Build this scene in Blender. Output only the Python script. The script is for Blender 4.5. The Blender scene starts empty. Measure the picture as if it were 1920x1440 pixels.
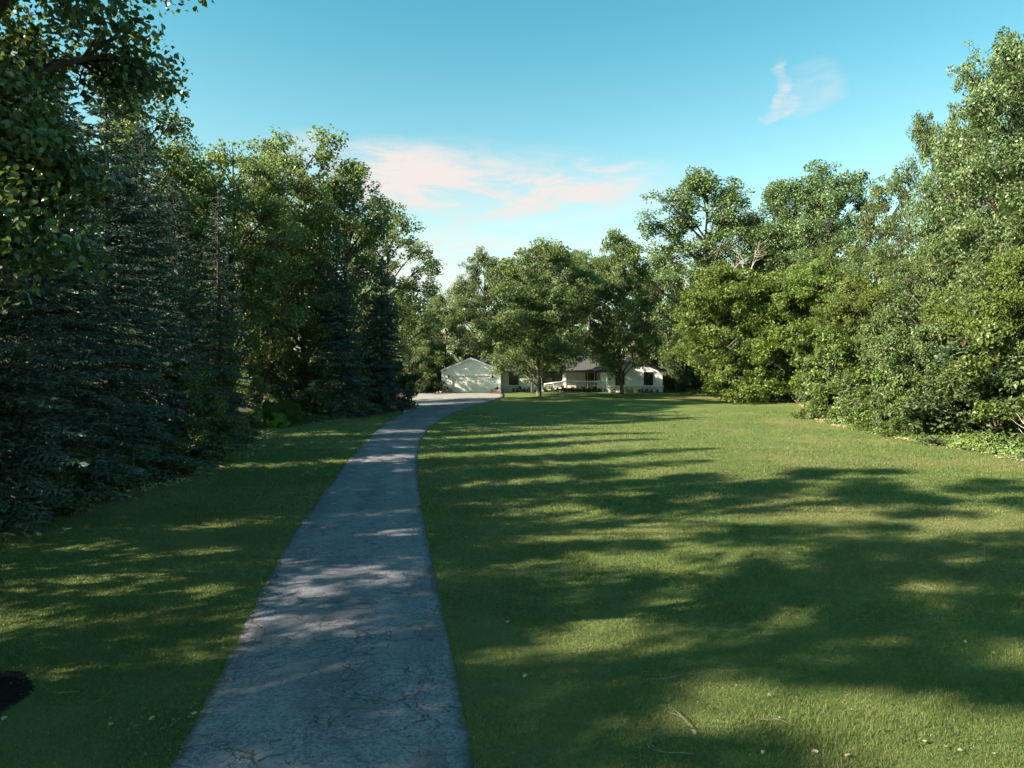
import bpy, bmesh, math, random
import numpy as np
from mathutils import Vector, Matrix

random.seed(7)
sc = bpy.context.scene
col = sc.collection
R = math.radians
PI = math.pi

# ------------------------------------------------------------------ camera
FPX = 1331.0                      # focal length in pixels of the 1920 px photograph
CAMZ = 4.0
PITCH = math.atan(35 / FPX)
cam = bpy.data.cameras.new('camera')
cam_ob = bpy.data.objects.new('camera', cam)
col.objects.link(cam_ob)
cam.sensor_width = 36.0
cam.lens = 36.0 * FPX / 1920
cam.clip_start = 0.1
cam.clip_end = 3000
cam_ob.location = (0, 0, CAMZ)
cam_ob.rotation_euler = (R(90) - PITCH, 0, 0)
sc.camera = cam_ob


def smooth(a, b, t):
    t = np.clip((np.asarray(t, dtype=float) - a) / (b - a), 0, 1)
    return t * t * (3 - 2 * t)


def gz(x, y):
    """height of the ground"""
    x = np.asarray(x, dtype=float)
    y = np.asarray(y, dtype=float)
    h = 0.55 * smooth(45, 92, y)
    h = h + 0.05 * np.sin(x * 0.21 + 0.6) * np.cos(y * 0.17) + 0.03 * np.sin(x * 0.43 + y * 0.31)
    flat = smooth(84, 88, y) * (1 - smooth(104, 110, y)) * (1 - smooth(24, 28, np.abs(x - 5)))
    return h * (1 - flat) + 0.55 * flat


def gzf(x, y):
    return float(gz(x, y))


def ray(u, v):
    a = np.array([(u - 960) / FPX, 1.0, -(v - 720) / FPX])
    c, s = math.cos(-PITCH), math.sin(-PITCH)
    return np.array([a[0], a[1] * c - a[2] * s, a[1] * s + a[2] * c])


def ground_at(u, v):
    """where the sight line through a point of the photograph meets the ground"""
    d = ray(u, v)
    z = 0.0
    for _ in range(25):
        t = (z - CAMZ) / d[2]
        p = d * t
        z = gzf(p[0], p[1])
    return (p[0], p[1])


def at(u, v, Y):
    d = ray(u, v)
    t = Y / d[1]
    return (d[0] * t, Y, CAMZ + d[2] * t)


def hx(u, Y):
    return (u - 960) / FPX * Y


# ------------------------------------------------------------------ scene helpers
def tag(o, label=None, cat=None, group=None, kind=None):
    if label:
        o['label'] = label
    if cat:
        o['category'] = cat
    if group:
        o['group'] = group
    if kind:
        o['kind'] = kind
    return o


def link(name, me, parent=None, loc=None):
    o = bpy.data.objects.new(name, me)
    col.objects.link(o)
    if parent is not None:
        o.parent = parent
    if loc is not None:
        o.location = loc
    return o


def thing(name, loc, label, cat, rz=0.0, group=None):
    o = link(name, None, None, loc)
    o.rotation_euler = (0, 0, rz)
    o.empty_display_size = 0.3
    return tag(o, label, cat, group)


def mesh_np(name, verts, faces, mat=None, smooth_shade=False):
    """mesh from a (n,3) array and a (m,k) array of indices"""
    me = bpy.data.meshes.new(name)
    verts = np.asarray(verts, dtype=np.float32)
    faces = np.asarray(faces, dtype=np.int32)
    n, k = faces.shape
    me.vertices.add(len(verts))
    me.vertices.foreach_set('co', verts.ravel())
    me.loops.add(n * k)
    me.loops.foreach_set('vertex_index', faces.ravel())
    me.polygons.add(n)
    me.polygons.foreach_set('loop_start', np.arange(0, n * k, k, dtype=np.int32))
    try:
        me.polygons.foreach_set('loop_total', np.full(n, k, dtype=np.int32))
    except Exception:
        pass
    me.polygons.foreach_set('use_smooth', np.full(n, smooth_shade, dtype=bool))
    me.update(calc_edges=True)
    me.validate()
    if mat:
        me.materials.append(mat)
    return me


class MB:
    """collects boxes, prisms and tubes and builds one mesh"""

    def __init__(self):
        self.v, self.f = [], []

    def add(self, vs, fs):
        b = len(self.v)
        self.v += [tuple(map(float, p)) for p in vs]
        self.f += [tuple(i + b for i in f) for f in fs]
        return self

    def box(self, x0, x1, y0, y1, z0, z1):
        vs = [(x, y, z) for z in (z0, z1) for y in (y0, y1) for x in (x0, x1)]
        return self.add(vs, [(0, 2, 3, 1), (4, 5, 7, 6), (0, 1, 5, 4), (2, 6, 7, 3), (0, 4, 6, 2), (1, 3, 7, 5)])

    def prism_y(self, poly, y0, y1):
        """poly: list of (x, z) counter-clockwise seen from -Y"""
        n = len(poly)
        vs = [(x, y0, z) for x, z in poly] + [(x, y1, z) for x, z in poly]
        fs = [tuple(range(n)), tuple(reversed(range(n, 2 * n)))]
        fs += [(i, i + n, (i + 1) % n + n, (i + 1) % n) for i in range(n)]
        return self.add(vs, fs)

    def prism_x(self, poly, x0, x1):
        """poly: list of (y, z)"""
        n = len(poly)
        vs = [(x0, y, z) for y, z in poly] + [(x1, y, z) for y, z in poly]
        fs = [tuple(reversed(range(n))), tuple(range(n, 2 * n))]
        fs += [(i, (i + 1) % n, (i + 1) % n + n, i + n) for i in range(n)]
        return self.add(vs, fs)

    def tube(self, pts, rad, sides=6, cap=True):
        pts = [Vector(p) for p in pts]
        n = len(pts)
        vs = []
        ref = Vector((0.31, 0.95, 0.05))
        for i in range(n):
            d = (pts[min(i + 1, n - 1)] - pts[max(i - 1, 0)])
            d = d.normalized() if d.length > 1e-9 else Vector((0, 0, 1))
            a = d.cross(ref)
            if a.length < 1e-3:
                a = d.cross(Vector((1, 0, 0)))
            a.normalize()
            b = d.cross(a)
            for k in range(sides):
                t = 2 * PI * k / sides
                vs.append(pts[i] + (a * math.cos(t) + b * math.sin(t)) * rad[i])
        fs = [(i * sides + k, i * sides + (k + 1) % sides, (i + 1) * sides + (k + 1) % sides, (i + 1) * sides + k)
              for i in range(n - 1) for k in range(sides)]
        if cap:
            fs += [tuple(reversed(range(sides))), tuple(range((n - 1) * sides, n * sides))]
        return self.add(vs, fs)

    def mesh(self, name, mat, smooth_shade=False):
        me = bpy.data.meshes.new(name)
        me.from_pydata(self.v, [], self.f)
        if mat:
            me.materials.append(mat)
        if smooth_shade:
            me.polygons.foreach_set('use_smooth', [True] * len(me.polygons))
        me.update()
        return me

    def build(self, name, mat, parent=None, smooth_shade=False, bevel=0.0):
        me = self.mesh(name, mat, smooth_shade)
        bm = bmesh.new()
        bm.from_mesh(me)
        bmesh.ops.recalc_face_normals(bm, faces=bm.faces)
        if bevel:
            bmesh.ops.bevel(bm, geom=list(bm.edges), offset=bevel, segments=1, affect='EDGES')
        bm.to_mesh(me)
        bm.free()
        return link(name, me, parent)


# ------------------------------------------------------------------ materials
def new_mat(name):
    m = bpy.data.materials.new(name)
    m.use_nodes = True
    nt = m.node_tree
    nt.nodes.clear()
    out = nt.nodes.new('ShaderNodeOutputMaterial')
    return m, nt, out


class NT:
    """terse node building"""

    def __init__(self, nt):
        self.nt = nt

    def n(self, typ, **kw):
        nd = self.nt.nodes.new(typ)
        for k, v in kw.items():
            setattr(nd, k, v)
        return nd

    def set(self, sock, v):
        if hasattr(v, 'is_output') or isinstance(v, bpy.types.NodeSocket):
            self.nt.links.new(v, sock)
        elif isinstance(v, (tuple, list)) and sock.type == 'RGBA' and len(v) == 3:
            sock.default_value = (*v, 1)
        else:
            sock.default_value = v

    def math(self, op, a, b=None, c=None, clamp=False):
        nd = self.n('ShaderNodeMath', operation=op, use_clamp=clamp)
        self.set(nd.inputs[0], a)
        if b is not None:
            self.set(nd.inputs[1], b)
        if c is not None:
            self.set(nd.inputs[2], c)
        return nd.outputs[0]

    def mix(self, fac, a, b, blend='MIX'):
        nd = self.n('ShaderNodeMix', data_type='RGBA', blend_type=blend)
        self.set(nd.inputs[0], fac)
        self.set(nd.inputs[6], a)
        self.set(nd.inputs[7], b)
        return nd.outputs[2]

    def ramp(self, fac, stops, interp='LINEAR'):
        nd = self.n('ShaderNodeValToRGB')
        nd.color_ramp.interpolation = interp
        el = nd.color_ramp.elements
        while len(el) < len(stops):
            el.new(0.5)
        for e, (p, c) in zip(el, stops):
            e.position = p
            e.color = (c, c, c, 1) if isinstance(c, (int, float)) else (*c, 1)
        self.set(nd.inputs[0], fac)
        return nd.outputs[0]

    def noise(self, vec, scale, detail=4, rough=0.55, dist=0.0):
        nd = self.n('ShaderNodeTexNoise')
        if vec is not None:
            self.set(nd.inputs['Vector'], vec)
        nd.inputs['Scale'].default_value = scale
        nd.inputs['Detail'].default_value = detail
        nd.inputs['Roughness'].default_value = rough
        nd.inputs['Distortion'].default_value = dist
        return nd.outputs['Fac'], nd.outputs['Color']

    def maprange(self, v, a, b, c=0.0, d=1.0, typ='LINEAR'):
        nd = self.n('ShaderNodeMapRange', interpolation_type=typ)
        self.set(nd.inputs[0], v)
        for i, x in zip((1, 2, 3, 4), (a, b, c, d)):
            self.set(nd.inputs[i], x)
        return nd.outputs[0]

    def mapping(self, vec, scale=(1, 1, 1), loc=(0, 0, 0), rot=(0, 0, 0)):
        nd = self.n('ShaderNodeMapping')
        self.set(nd.inputs['Vector'], vec)
        nd.inputs['Scale'].default_value = scale
        nd.inputs['Location'].default_value = loc
        nd.inputs['Rotation'].default_value = rot
        return nd.outputs[0]

    def bump(self, h, strength=0.5, dist=0.02):
        nd = self.n('ShaderNodeBump')
        self.set(nd.inputs['Height'], h)
        nd.inputs['Strength'].default_value = strength
        nd.inputs['Distance'].default_value = dist
        return nd.outputs[0]

    def principled(self, color, rough=0.7, spec=0.3, normal=None, metal=0.0):
        nd = self.n('ShaderNodeBsdfPrincipled')
        self.set(nd.inputs['Base Color'], color)
        self.set(nd.inputs['Roughness'], rough)
        self.set(nd.inputs['Specular IOR Level'], spec)
        nd.inputs['Metallic'].default_value = metal
        if normal is not None:
            self.set(nd.inputs['Normal'], normal)
        return nd.outputs[0]

    def pos(self):
        return self.n('ShaderNodeNewGeometry').outputs['Position']


def plain(name, c, rough=0.6, spec=0.3, var=0.15, scale=6.0, bump=0.0):
    m, nt, out = new_mat(name)
    k = NT(nt)
    f, _ = k.noise(k.n('ShaderNodeTexCoord').outputs['Object'], scale, 5, 0.6)
    c2 = tuple(x * (1 - var) for x in c)
    colr = k.mix(k.maprange(f, 0.3, 0.7), c2, c)
    nrm = k.bump(f, bump, 0.02) if bump else None
    nt.links.new(k.principled(colr, rough, spec, nrm), out.inputs[0])
    return m


def leaf_mat(name, dark, light, trans, rough=0.42, spec=0.45, tfac=0.35, odd=None):
    m, nt, out = new_mat(name)
    k = NT(nt)
    geo = k.n('ShaderNodeNewGeometry')
    rnd = geo.outputs['Random Per Island']
    oi = k.n('ShaderNodeObjectInfo').outputs['Random']
    c = k.mix(rnd, tuple(x * s_ for x, s_ in zip(dark, (0.80, 0.90, 0.80))), tuple(x * s_ for x, s_ in zip(light, (1.20, 1.30, 1.18))))
    if odd:
        c = k.mix(k.maprange(rnd, 0.965, 0.99), c, odd)
    # each tree a little lighter or darker, a little yellower or bluer
    nf, _ = k.noise(k.n('ShaderNodeTexCoord').outputs['Object'], 0.45, 6, 0.7)
    hs = k.n('ShaderNodeHueSaturation')
    k.set(hs.inputs['Hue'], k.math('ADD', k.maprange(oi, 0, 1, 0.485, 0.512), k.maprange(nf, 0.32, 0.68, 0.012, -0.012)))
    hs.inputs['Saturation'].default_value = 1.0
    k.set(hs.inputs['Value'], k.math('MULTIPLY', k.maprange(oi, 0, 1, 0.85, 1.15), k.maprange(nf, 0.32, 0.68, 0.68, 1.32)))
    k.set(hs.inputs['Color'], c)
    c = hs.outputs[0]
    bs = k.principled(c, rough, spec)
    tr = k.n('ShaderNodeBsdfTranslucent')
    k.set(tr.inputs['Color'], k.mix(0.5, c, trans))
    mx = k.n('ShaderNodeMixShader')
    mx.inputs[0].default_value = tfac
    nt.links.new(bs, mx.inputs[1])
    nt.links.new(tr.outputs[0], mx.inputs[2])
    nt.links.new(mx.outputs[0], out.inputs[0])
    return m


def bark_mat(name, a, b, sc_=7.0):
    m, nt, out = new_mat(name)
    k = NT(nt)
    tc = k.n('ShaderNodeTexCoord').outputs['Object']
    v = k.mapping(tc, (1, 1, 0.22))
    f, _ = k.noise(v, sc_, 8, 0.65, 0.4)
    c = k.mix(k.maprange(f, 0.32, 0.68), a, b)
    nt.links.new(k.principled(c, 0.9, 0.15, k.bump(f, 0.9, 0.05)), out.inputs[0])
    return m


M = {}
M['cottonwood'] = leaf_mat('cottonwood_leaf', (0.040, 0.066, 0.025), (0.112, 0.150, 0.062), (0.19, 0.27, 0.05), 0.42, 0.45, 0.27)
M['poplar'] = leaf_mat('poplar_leaf', (0.072, 0.098, 0.036), (0.150, 0.180, 0.074), (0.25, 0.31, 0.07), 0.42, 0.5, 0.45)
M['maple'] = leaf_mat('maple_leaf', (0.064, 0.096, 0.040), (0.135, 0.172, 0.070), (0.23, 0.30, 0.06), 0.45, 0.4, 0.44, (0.2, 0.16, 0.03))
M['boxelder'] = leaf_mat('box_elder_leaf', (0.064, 0.092, 0.020), (0.118, 0.150, 0.034), (0.24, 0.27, 0.02), 0.5, 0.35, 0.36)
M['shrub'] = leaf_mat('shrub_leaf', (0.040, 0.064, 0.017), (0.116, 0.152, 0.040), (0.22, 0.28, 0.02), 0.44, 0.4, 0.26)
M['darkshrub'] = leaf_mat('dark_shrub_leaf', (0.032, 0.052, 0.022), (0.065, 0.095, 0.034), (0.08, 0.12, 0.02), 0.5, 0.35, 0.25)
M['greyshrub'] = leaf_mat('grey_shrub_leaf', (0.040, 0.060, 0.021), (0.102, 0.132, 0.048), (0.17, 0.22, 0.04), 0.44, 0.4, 0.24)
M['sumac'] = leaf_mat('sumac_leaf', (0.070, 0.105, 0.058), (0.150, 0.195, 0.120), (0.16, 0.24, 0.06), 0.34, 0.6, 0.28)
M['nearmaple'] = leaf_mat('overhanging_leaf', (0.024, 0.046, 0.020), (0.052, 0.080, 0.034), (0.22, 0.31, 0.03), 0.32, 0.5, 0.28)
M['spruce'] = leaf_mat('spruce_needle', (0.042, 0.070, 0.064), (0.105, 0.150, 0.145), (0.08, 0.12, 0.07), 0.6, 0.22, 0.2, (0.13, 0.085, 0.05))
M['thuja'] = leaf_mat('thuja_spray', (0.045, 0.080, 0.020), (0.090, 0.140, 0.036), (0.10, 0.16, 0.02), 0.5, 0.3, 0.3)
M['lime'] = leaf_mat('lime_leaf', (0.16, 0.23, 0.03), (0.26, 0.34, 0.05), (0.3, 0.38, 0.03), 0.5, 0.3, 0.35)
M['red'] = leaf_mat('red_leaf', (0.10, 0.025, 0.02), (0.24, 0.07, 0.045), (0.3, 0.08, 0.03), 0.5, 0.3, 0.3)
M['bark'] = bark_mat('grey_bark', (0.035, 0.029, 0.023), (0.15, 0.125, 0.10))
M['palebark'] = bark_mat('pale_bark', (0.16, 0.14, 0.115), (0.42, 0.38, 0.32))
M['darkbark'] = bark_mat('dark_bark', (0.022, 0.018, 0.015), (0.075, 0.06, 0.048))
M['redseed'] = bark_mat('red_seed', (0.10, 0.02, 0.015), (0.22, 0.05, 0.03))
M['deadwood'] = bark_mat('dead_wood', (0.30, 0.27, 0.23), (0.55, 0.51, 0.45))

# ------------------------------------------------------------------ leaves and trees
def norm(a):
    return a / np.maximum(np.linalg.norm(a, axis=1, keepdims=True), 1e-9)


KITE = np.array([(0, -0.5, 0.0), (0.5, -0.08, 0.16), (0, 0.5, -0.06), (-0.5, -0.08, 0.16)])
OVATE = np.array([(0, -0.5, 0.03), (0.36, -0.36, 0.10), (0.5, -0.08, 0.14), (0.30, 0.2, 0.06), (0, 0.56, -0.12), (-0.30, 0.2, 0.06), (-0.5, -0.08, 0.14), (-0.36, -0.36, 0.10)])


def leaves(rng, cen, nrm, size, aspect=0.75, axis=None, shape=KITE):
    """one small face per leaf: position, normal, size; returns verts, faces"""
    n = len(cen)
    nrm = norm(nrm)
    if axis is None:
        axis = rng.normal(size=(n, 3))
    ax = axis - nrm * np.sum(axis * nrm, axis=1, keepdims=True)
    ax = norm(ax)
    sd = np.cross(ax, nrm)
    s = np.asarray(size).reshape(-1, 1) * np.ones((n, 1))
    k = len(shape)
    v = np.empty((n, k, 3))
    for i, (a, b, c) in enumerate(shape):
        v[:, i] = cen + sd * s * aspect * a + ax * s * b + nrm * s * c
    return v.reshape(-1, 3), np.arange(n * k).reshape(n, k)


def ball(rng, n, bias=0.45):
    d = norm(rng.normal(size=(n, 3)))
    return d * (rng.random((n, 1)) ** bias)


def bez(a, b, c, n):
    out = []
    for i in range(n):
        t = i / (n - 1)
        out.append(a * (1 - t) ** 2 + b * 2 * t * (1 - t) + c * t * t)
    return out


PROF = {
    'oval': lambda t: (max(0.0, math.sin(PI * (0.12 + 0.86 * t) ** 0.9))) ** 0.7,
    'round': lambda t: (max(0.0, 1 - (2 * t - 0.85) ** 2 / 1.6)) ** 0.5,
    'vase': lambda t: 0.45 + 0.6 * math.sin(PI * min(1, t * 0.8 + 0.08)) if t < 0.9 else 0.5,
    'bush': lambda t: (max(0.0, 1 - t ** 2.2)) ** 0.5 * (0.85 + 0.15 * min(1, t * 4)),
    'column': lambda t: 0.55 + 0.45 * math.sin(PI * (t * 0.85 + 0.1)) if t < 0.85 else 0.6 * (1.15 - t) / 0.3 + 0.1,
}


def broadleaf(name, seed, H, Rr, base, prof, nb, nsub, nl, ls, leafmat, barkmat, clump=0.75, rise=0.7, flat=0.7,
              aspect=0.75, tr=None, stems=1, shape=KITE, outer=0.5, bough=(0.26, 0.42), droop=0.0, upn=0.5, wob=0.02, twigs=True, thin=None):
    """a trunk with limbs and a crown of leaf clumps carried on boughs; returns (trunk mesh, crown mesh, H)"""
    rng = np.random.default_rng(seed)
    P = PROF[prof]
    tr = tr or H * 0.016
    mb = MB()
    trunks = []
    for s in range(stems):
        n = 9
        lean = rng.normal(size=2) * (0.02 if stems == 1 else 0.22) * H
        off = rng.normal(size=2) * (0.0 if stems == 1 else 0.10 * Rr)
        w = np.cumsum(rng.normal(size=(n, 2)) * wob * H / 3, axis=0)
        w -= w[0]
        top = H * (0.86 if stems == 1 else rng.uniform(0.55, 0.8))
        pts = []
        for i in range(n):
            t = i / (n - 1)
            pts.append(np.array([off[0] + lean[0] * t + w[i, 0], off[1] + lean[1] * t + w[i, 1], top * t - (0.15 if i == 0 else 0)]))
        rs = [tr * (1.0 if stems == 1 else 0.6) * (1 - 0.86 * (i / (n - 1)) ** 0.8) * (1.55 if i == 0 else 1) for i in range(n)]
        if stems == 1:
            # a flared foot
            pts.insert(1, pts[0] * 0.93 + pts[1] * 0.07 + np.array([0, 0, 0.15]))
            rs.insert(1, tr * 1.12)
        mb.tube(pts, rs, 9)
        trunks.append((np.array(pts), top))

    def on_trunk(k, z):
        pts, top = trunks[k]
        z = min(max(z, 0.0), top)
        return np.array([np.interp(z, pts[:, 2], pts[:, 0]), np.interp(z, pts[:, 2], pts[:, 1]), z])

    cens, nrms, szs = [], [], []
    for i in range(nb):
        t = min(0.995, max(0.0, ((i + 0.5) / nb) ** 0.9 + rng.normal() * 0.03))
        zc = H * (base + t * (1 - base)) * 0.965
        rad = Rr * P(t) * rng.uniform(outer, 1.0)
        az = i * 2.39996 + rng.normal() * 0.5
        k = int(rng.integers(stems))
        a = on_trunk(k, zc - rad * rise * rng.uniform(0.8, 1.3) - 0.03 * H)
        axis0 = on_trunk(k, zc) if stems > 1 else on_trunk(0, zc)
        c = np.array([axis0[0] * 0.6 + rad * math.cos(az), axis0[1] * 0.6 + rad * math.sin(az), zc - droop * rad])
        mid = (a + c) / 2 + np.array([0, 0, (0.12 + droop) * np.linalg.norm(c - a)])
        p = bez(a, mid, c, 5)
        r0 = tr * 0.42 * (1 - 0.7 * a[2] / H)
        mb.tube(p, [r0 * (1 - 0.8 * j / 4) + 0.012 for j in range(5)], 5, False)
        rb = Rr * rng.uniform(*bough) * (0.65 + 0.35 * P(t))
        ns = max(3, int(nsub * rng.uniform(0.7, 1.3)))
        o = ball(rng, ns, 0.5) * np.array([rb, rb, rb * 0.75])
        sc_ = c + o
        inner = rng.random(ns) < 0.18
        sc_[inner] = (a + (c - a) * rng.uniform(0.35, 0.9, (ns, 1)))[inner] + o[inner] * 0.45
        for q in sc_:
            if twigs:
                mb.tube([p[3] * 0.7 + p[2] * 0.3, (p[3] + q) / 2 + np.array([0, 0, 0.08 * rb]), q], [0.028, 0.02, 0.008], 3, False)
        for q in sc_:
            rs = clump * rng.uniform(0.6, 1.35)
            m = max(8, int(nl * (rs / clump) ** 2 * rng.uniform(0.7, 1.2)))
            of = ball(rng, m, 0.42) * np.array([rs, rs, rs * flat])
            cens.append(q + of)
            nrms.append(of / rs * 0.7 + np.array([0, 0, upn]) + rng.normal(size=(m, 3)) * 0.55 + rng.normal(size=3) * 0.45)
            szs.append(np.full(m, rng.uniform(0.72, 1.22)))
    cen = np.concatenate(cens)
    nr = np.concatenate(nrms)
    low = cen[:, 2] > 0.04
    if thin:
        # an open top: sun comes through it
        low &= (cen[:, 2] < thin) | (np.random.default_rng(seed + 900).random(len(cen)) < 0.35)
    cen, nr, sz = cen[low], nr[low], np.concatenate(szs)[low]
    ax = rng.normal(size=cen.shape) + np.array([0, 0, -0.5])
    v, f = leaves(rng, cen, nr, ls * sz * rng.uniform(0.55, 1.35, len(cen)), aspect, ax, shape)
    return mb.mesh(name + '_trunk', M[barkmat], True), mesh_np(name + '_crown', v, f, M[leafmat]), H


def spruce(name, seed, H, Rr, low=0.03, dens=1.0, gap=0.0, whorl=0.36):
    """a spruce: whorls of drooping fronds, each frond with side twigs of needle sprays"""
    rng = np.random.default_rng(seed)
    mb = MB()
    mb.tube([(0, 0, -0.1), (0, 0, 0.25), (0, 0.02, H * 0.4), (0.03, 0, H * 0.8), (0, 0, H)], [H * 0.017, H * 0.0135, H * 0.0095, H * 0.004, 0.008], 8)
    C, N, A, S = [], [], [], []
    z = H * low
    wi = 0
    while z < H * 0.985:
        f = z / H
        L0 = Rr * (1 - f) ** 0.82 * (0.72 + 0.28 * min(1, f / 0.14)) + 0.12
        nbr = int(rng.integers(7, 10)) if f < 0.75 else 5
        for b in range(nbr):
            if rng.random() < gap:
                continue
            az = 2 * PI * (b + rng.uniform(-0.3, 0.3)) / nbr + wi * 0.7
            L = L0 * rng.uniform(0.72, 1.14)
            d = np.array([math.cos(az), math.sin(az), 0])
            sd = np.array([-math.sin(az), math.cos(az), 0])
            up0 = 0.35 * f - 0.16
            npt = 7
            zz = z + rng.normal() * 0.08

            def bp(t):
                return d * (L * t) + np.array([0, 0, zz + L * (up0 * t - 0.34 * t * t * (1 - f) + 0.16 * t ** 4)])
            mb.tube([bp(t) for t in (0, 0.35, 0.7, 0.97)], [0.012 + 0.014 * L, 0.010 + 0.009 * L, 0.008, 0.004], 4, False)
            step = 0.085 / dens
            t = 0.16
            side = 1
            while t < 1.0:
                p = bp(t)
                tl = (0.13 + 0.36 * L * (1 - t) ** 0.8 * min(1, t / 0.3)) * rng.uniform(0.6, 1.15)
                dirn = d * 0.62 + sd * side * 0.78 + np.array([0, 0, -0.12 + rng.normal() * 0.12])
                dirn /= np.linalg.norm(dirn)
                m = max(1, int(tl / 0.085))
                for j in range(m):
                    s = (j + 0.6) / m
                    C.append(p + dirn * tl * s + np.array([0, 0, -0.10 * tl * s * s]) + rng.normal(size=3) * 0.018)
                    A.append(dirn + rng.normal(size=3) * 0.28 + np.array([0, 0, -0.15]))
                    N.append(np.array([0, 0, 1.0]) + rng.normal(size=3) * 0.5)
                    S.append(rng.uniform(0.12, 0.23))
                side = -side
                t += step / max(L, 0.4)
            for q in range(2):
                C.append(bp(1.0) + rng.normal(size=3) * 0.02)
                A.append(d + rng.normal(size=3) * 0.2)
                N.append(np.array([0, 0, 1.0]) + rng.normal(size=3) * 0.4)
                S.append(0.26)
        wi += 1
        z += whorl * (1 - 0.45 * f) * rng.uniform(0.8, 1.2)
    C, N, A, S = map(np.array, (C, N, A, S))
    # every spray is two crossed narrow blades
    C2 = np.concatenate([C, C + np.array([0, 0, -0.012])])
    N2 = np.concatenate([N, np.cross(norm(A), norm(N)) + rng.normal(size=N.shape) * 0.2])
    v, f = leaves(rng, C2, N2, np.concatenate([S, S * 0.92]), 0.36, np.concatenate([A, A]), KITE * np.array([1, 1, 0.5]))
    return mb.mesh(name + '_trunk', M['darkbark'], True), mesh_np(name + '_crown', v, f, M['spruce']), H


def thuja(name, seed, H, Rr, n, ls, mat):
    rng = np.random.default_rng(seed)
    z = rng.random(n) ** 0.9
    az = rng.random(n) * 2 * PI
    lump = 1 + 0.14 * np.sin(az * 3 + z * 9 + seed) + 0.1 * np.sin(az * 5 - z * 17)
    r = Rr * (np.sin(PI * np.clip(z * 0.82 + 0.12, 0, 1)) ** 0.75) * lump * (0.55 + 0.45 * rng.random(n) ** 0.3)
    c = np.stack([r * np.cos(az), r * np.sin(az), 0.03 + z * H * 0.97], 1)
    nr = np.stack([np.cos(az), np.sin(az), 0.2 * np.ones(n)], 1) + rng.normal(size=(n, 3)) * 0.5
    ax = np.array([0, 0, 1.0]) + rng.normal(size=(n, 3)) * 0.35
    v, f = leaves(rng, c, nr, ls * rng.uniform(0.6, 1.3, n), 0.45, ax)
    mb = MB().tube([(0, 0, -0.05), (0, 0, H * 0.5), (0, 0, H * 0.9)], [0.05, 0.03, 0.01], 6)
    return mb.mesh(name + '_trunk', M['darkbark'], True), mesh_np(name + '_crown', v, f, M[mat]), H


T = {}
for i in range(3):
    T['cottonwood', i] = broadleaf('cottonwood', 11 + i, 27, 8.0, 0.22, 'round', 58, 12, 84, 0.25, 'cottonwood', 'bark', 0.85, 0.9, 0.75, outer=0.35, bough=(0.2, 0.34))
for i in range(4):
    T['poplar', i] = broadleaf('poplar', 31 + i, 22, 4.8, 0.24, 'round', 46, 11, 46, 0.24, 'poplar', 'bark', 0.7, 0.9, 0.75, outer=0.3, bough=(0.24, 0.42))
for i in range(3):
    T['maple', i] = broadleaf('maple', 51 + i, 16, 5.4, 0.14, 'round', 38, 12, 54, 0.23, 'maple', 'bark', 0.7, 0.7, 0.7, outer=0.4, bough=(0.24, 0.38))
for i in range(2):
    T['open', i] = broadleaf('open_poplar', 41 + i, 20, 4.4, 0.2, 'round', 38, 8, 46, 0.25, 'poplar', 'bark', 0.62, 0.9, 0.6, outer=0.25, bough=(0.12, 0.22))
    T['lawnmaple', i] = broadleaf('lawn_maple', 61 + i, 17, 6.0, 0.19, 'round', 50, 14, 74, 0.23, 'maple', 'bark', 0.72, 0.4, 0.7, outer=0.45, bough=(0.24, 0.38), tr=0.25)
for i in range(2):
    T['boxelder', i] = broadleaf('box_elder', 71 + i, 14, 6.0, 0.03, 'bush', 64, 13, 74, 0.23, 'boxelder', 'bark', 0.72, 0.6, 0.7, stems=4, outer=0.4, bough=(0.24, 0.38))
for i in range(3):
    T['shrub', i] = broadleaf('shrub', 91 + i, 5, 3.0, 0.0, 'bush', 30, 11, 75, 0.17, 'shrub', 'bark', 0.42, 0.5, 0.75, stems=6, tr=0.07, outer=0.35, bough=(0.2, 0.34))
for i in range(2):
    T['greyshrub', i] = broadleaf('grey_shrub', 101 + i, 5, 3.0, 0.0, 'bush', 30, 11, 75, 0.17, 'greyshrub', 'bark', 0.42, 0.5, 0.75, stems=6, tr=0.07, outer=0.35, bough=(0.2, 0.34), aspect=0.5)
for i in range(2):
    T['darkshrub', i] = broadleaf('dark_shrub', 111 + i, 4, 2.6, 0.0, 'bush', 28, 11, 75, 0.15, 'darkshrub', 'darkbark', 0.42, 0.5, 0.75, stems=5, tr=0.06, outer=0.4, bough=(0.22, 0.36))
for i in range(3):
    T['spruce', i] = spruce('spruce', 131 + i, 14, 3.4, dens=1.05, gap=(0.02, 0.06, 0.12)[i])
T['thinspruce', 0] = spruce('spruce', 141, 14, 2.8, low=0.05, dens=0.75, gap=0.33, whorl=0.5)
for i in range(2):
    T['thuja', i] = thuja('arborvitae', 151 + i, 2.0, 0.42, 3200, 0.14, 'thuja')
T['lime', 0] = broadleaf('lime_shrub', 161, 0.9, 0.6, 0.0, 'bush', 14, 8, 26, 0.10, 'lime', 'bark', 0.13, 0.5, 0.8, stems=4, tr=0.02, twigs=False)
T['limethuja', 0] = thuja('golden_arborvitae', 171, 2.2, 0.28, 2400, 0.13, 'lime')
T['red', 0] = broadleaf('red_shrub', 181, 1.2, 0.6, 0.1, 'round', 14, 7, 20, 0.12, 'red', 'bark', 0.14, 0.5, 0.8, stems=4, tr=0.02, twigs=False)
for i in range(2):
    T['small', i] = broadleaf('small_shrub', 191 + i, 0.8, 0.45, 0.0, 'bush', 12, 7, 22, 0.09, 'darkshrub', 'darkbark', 0.11, 0.5, 0.8, stems=4, tr=0.02, twigs=False)
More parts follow.
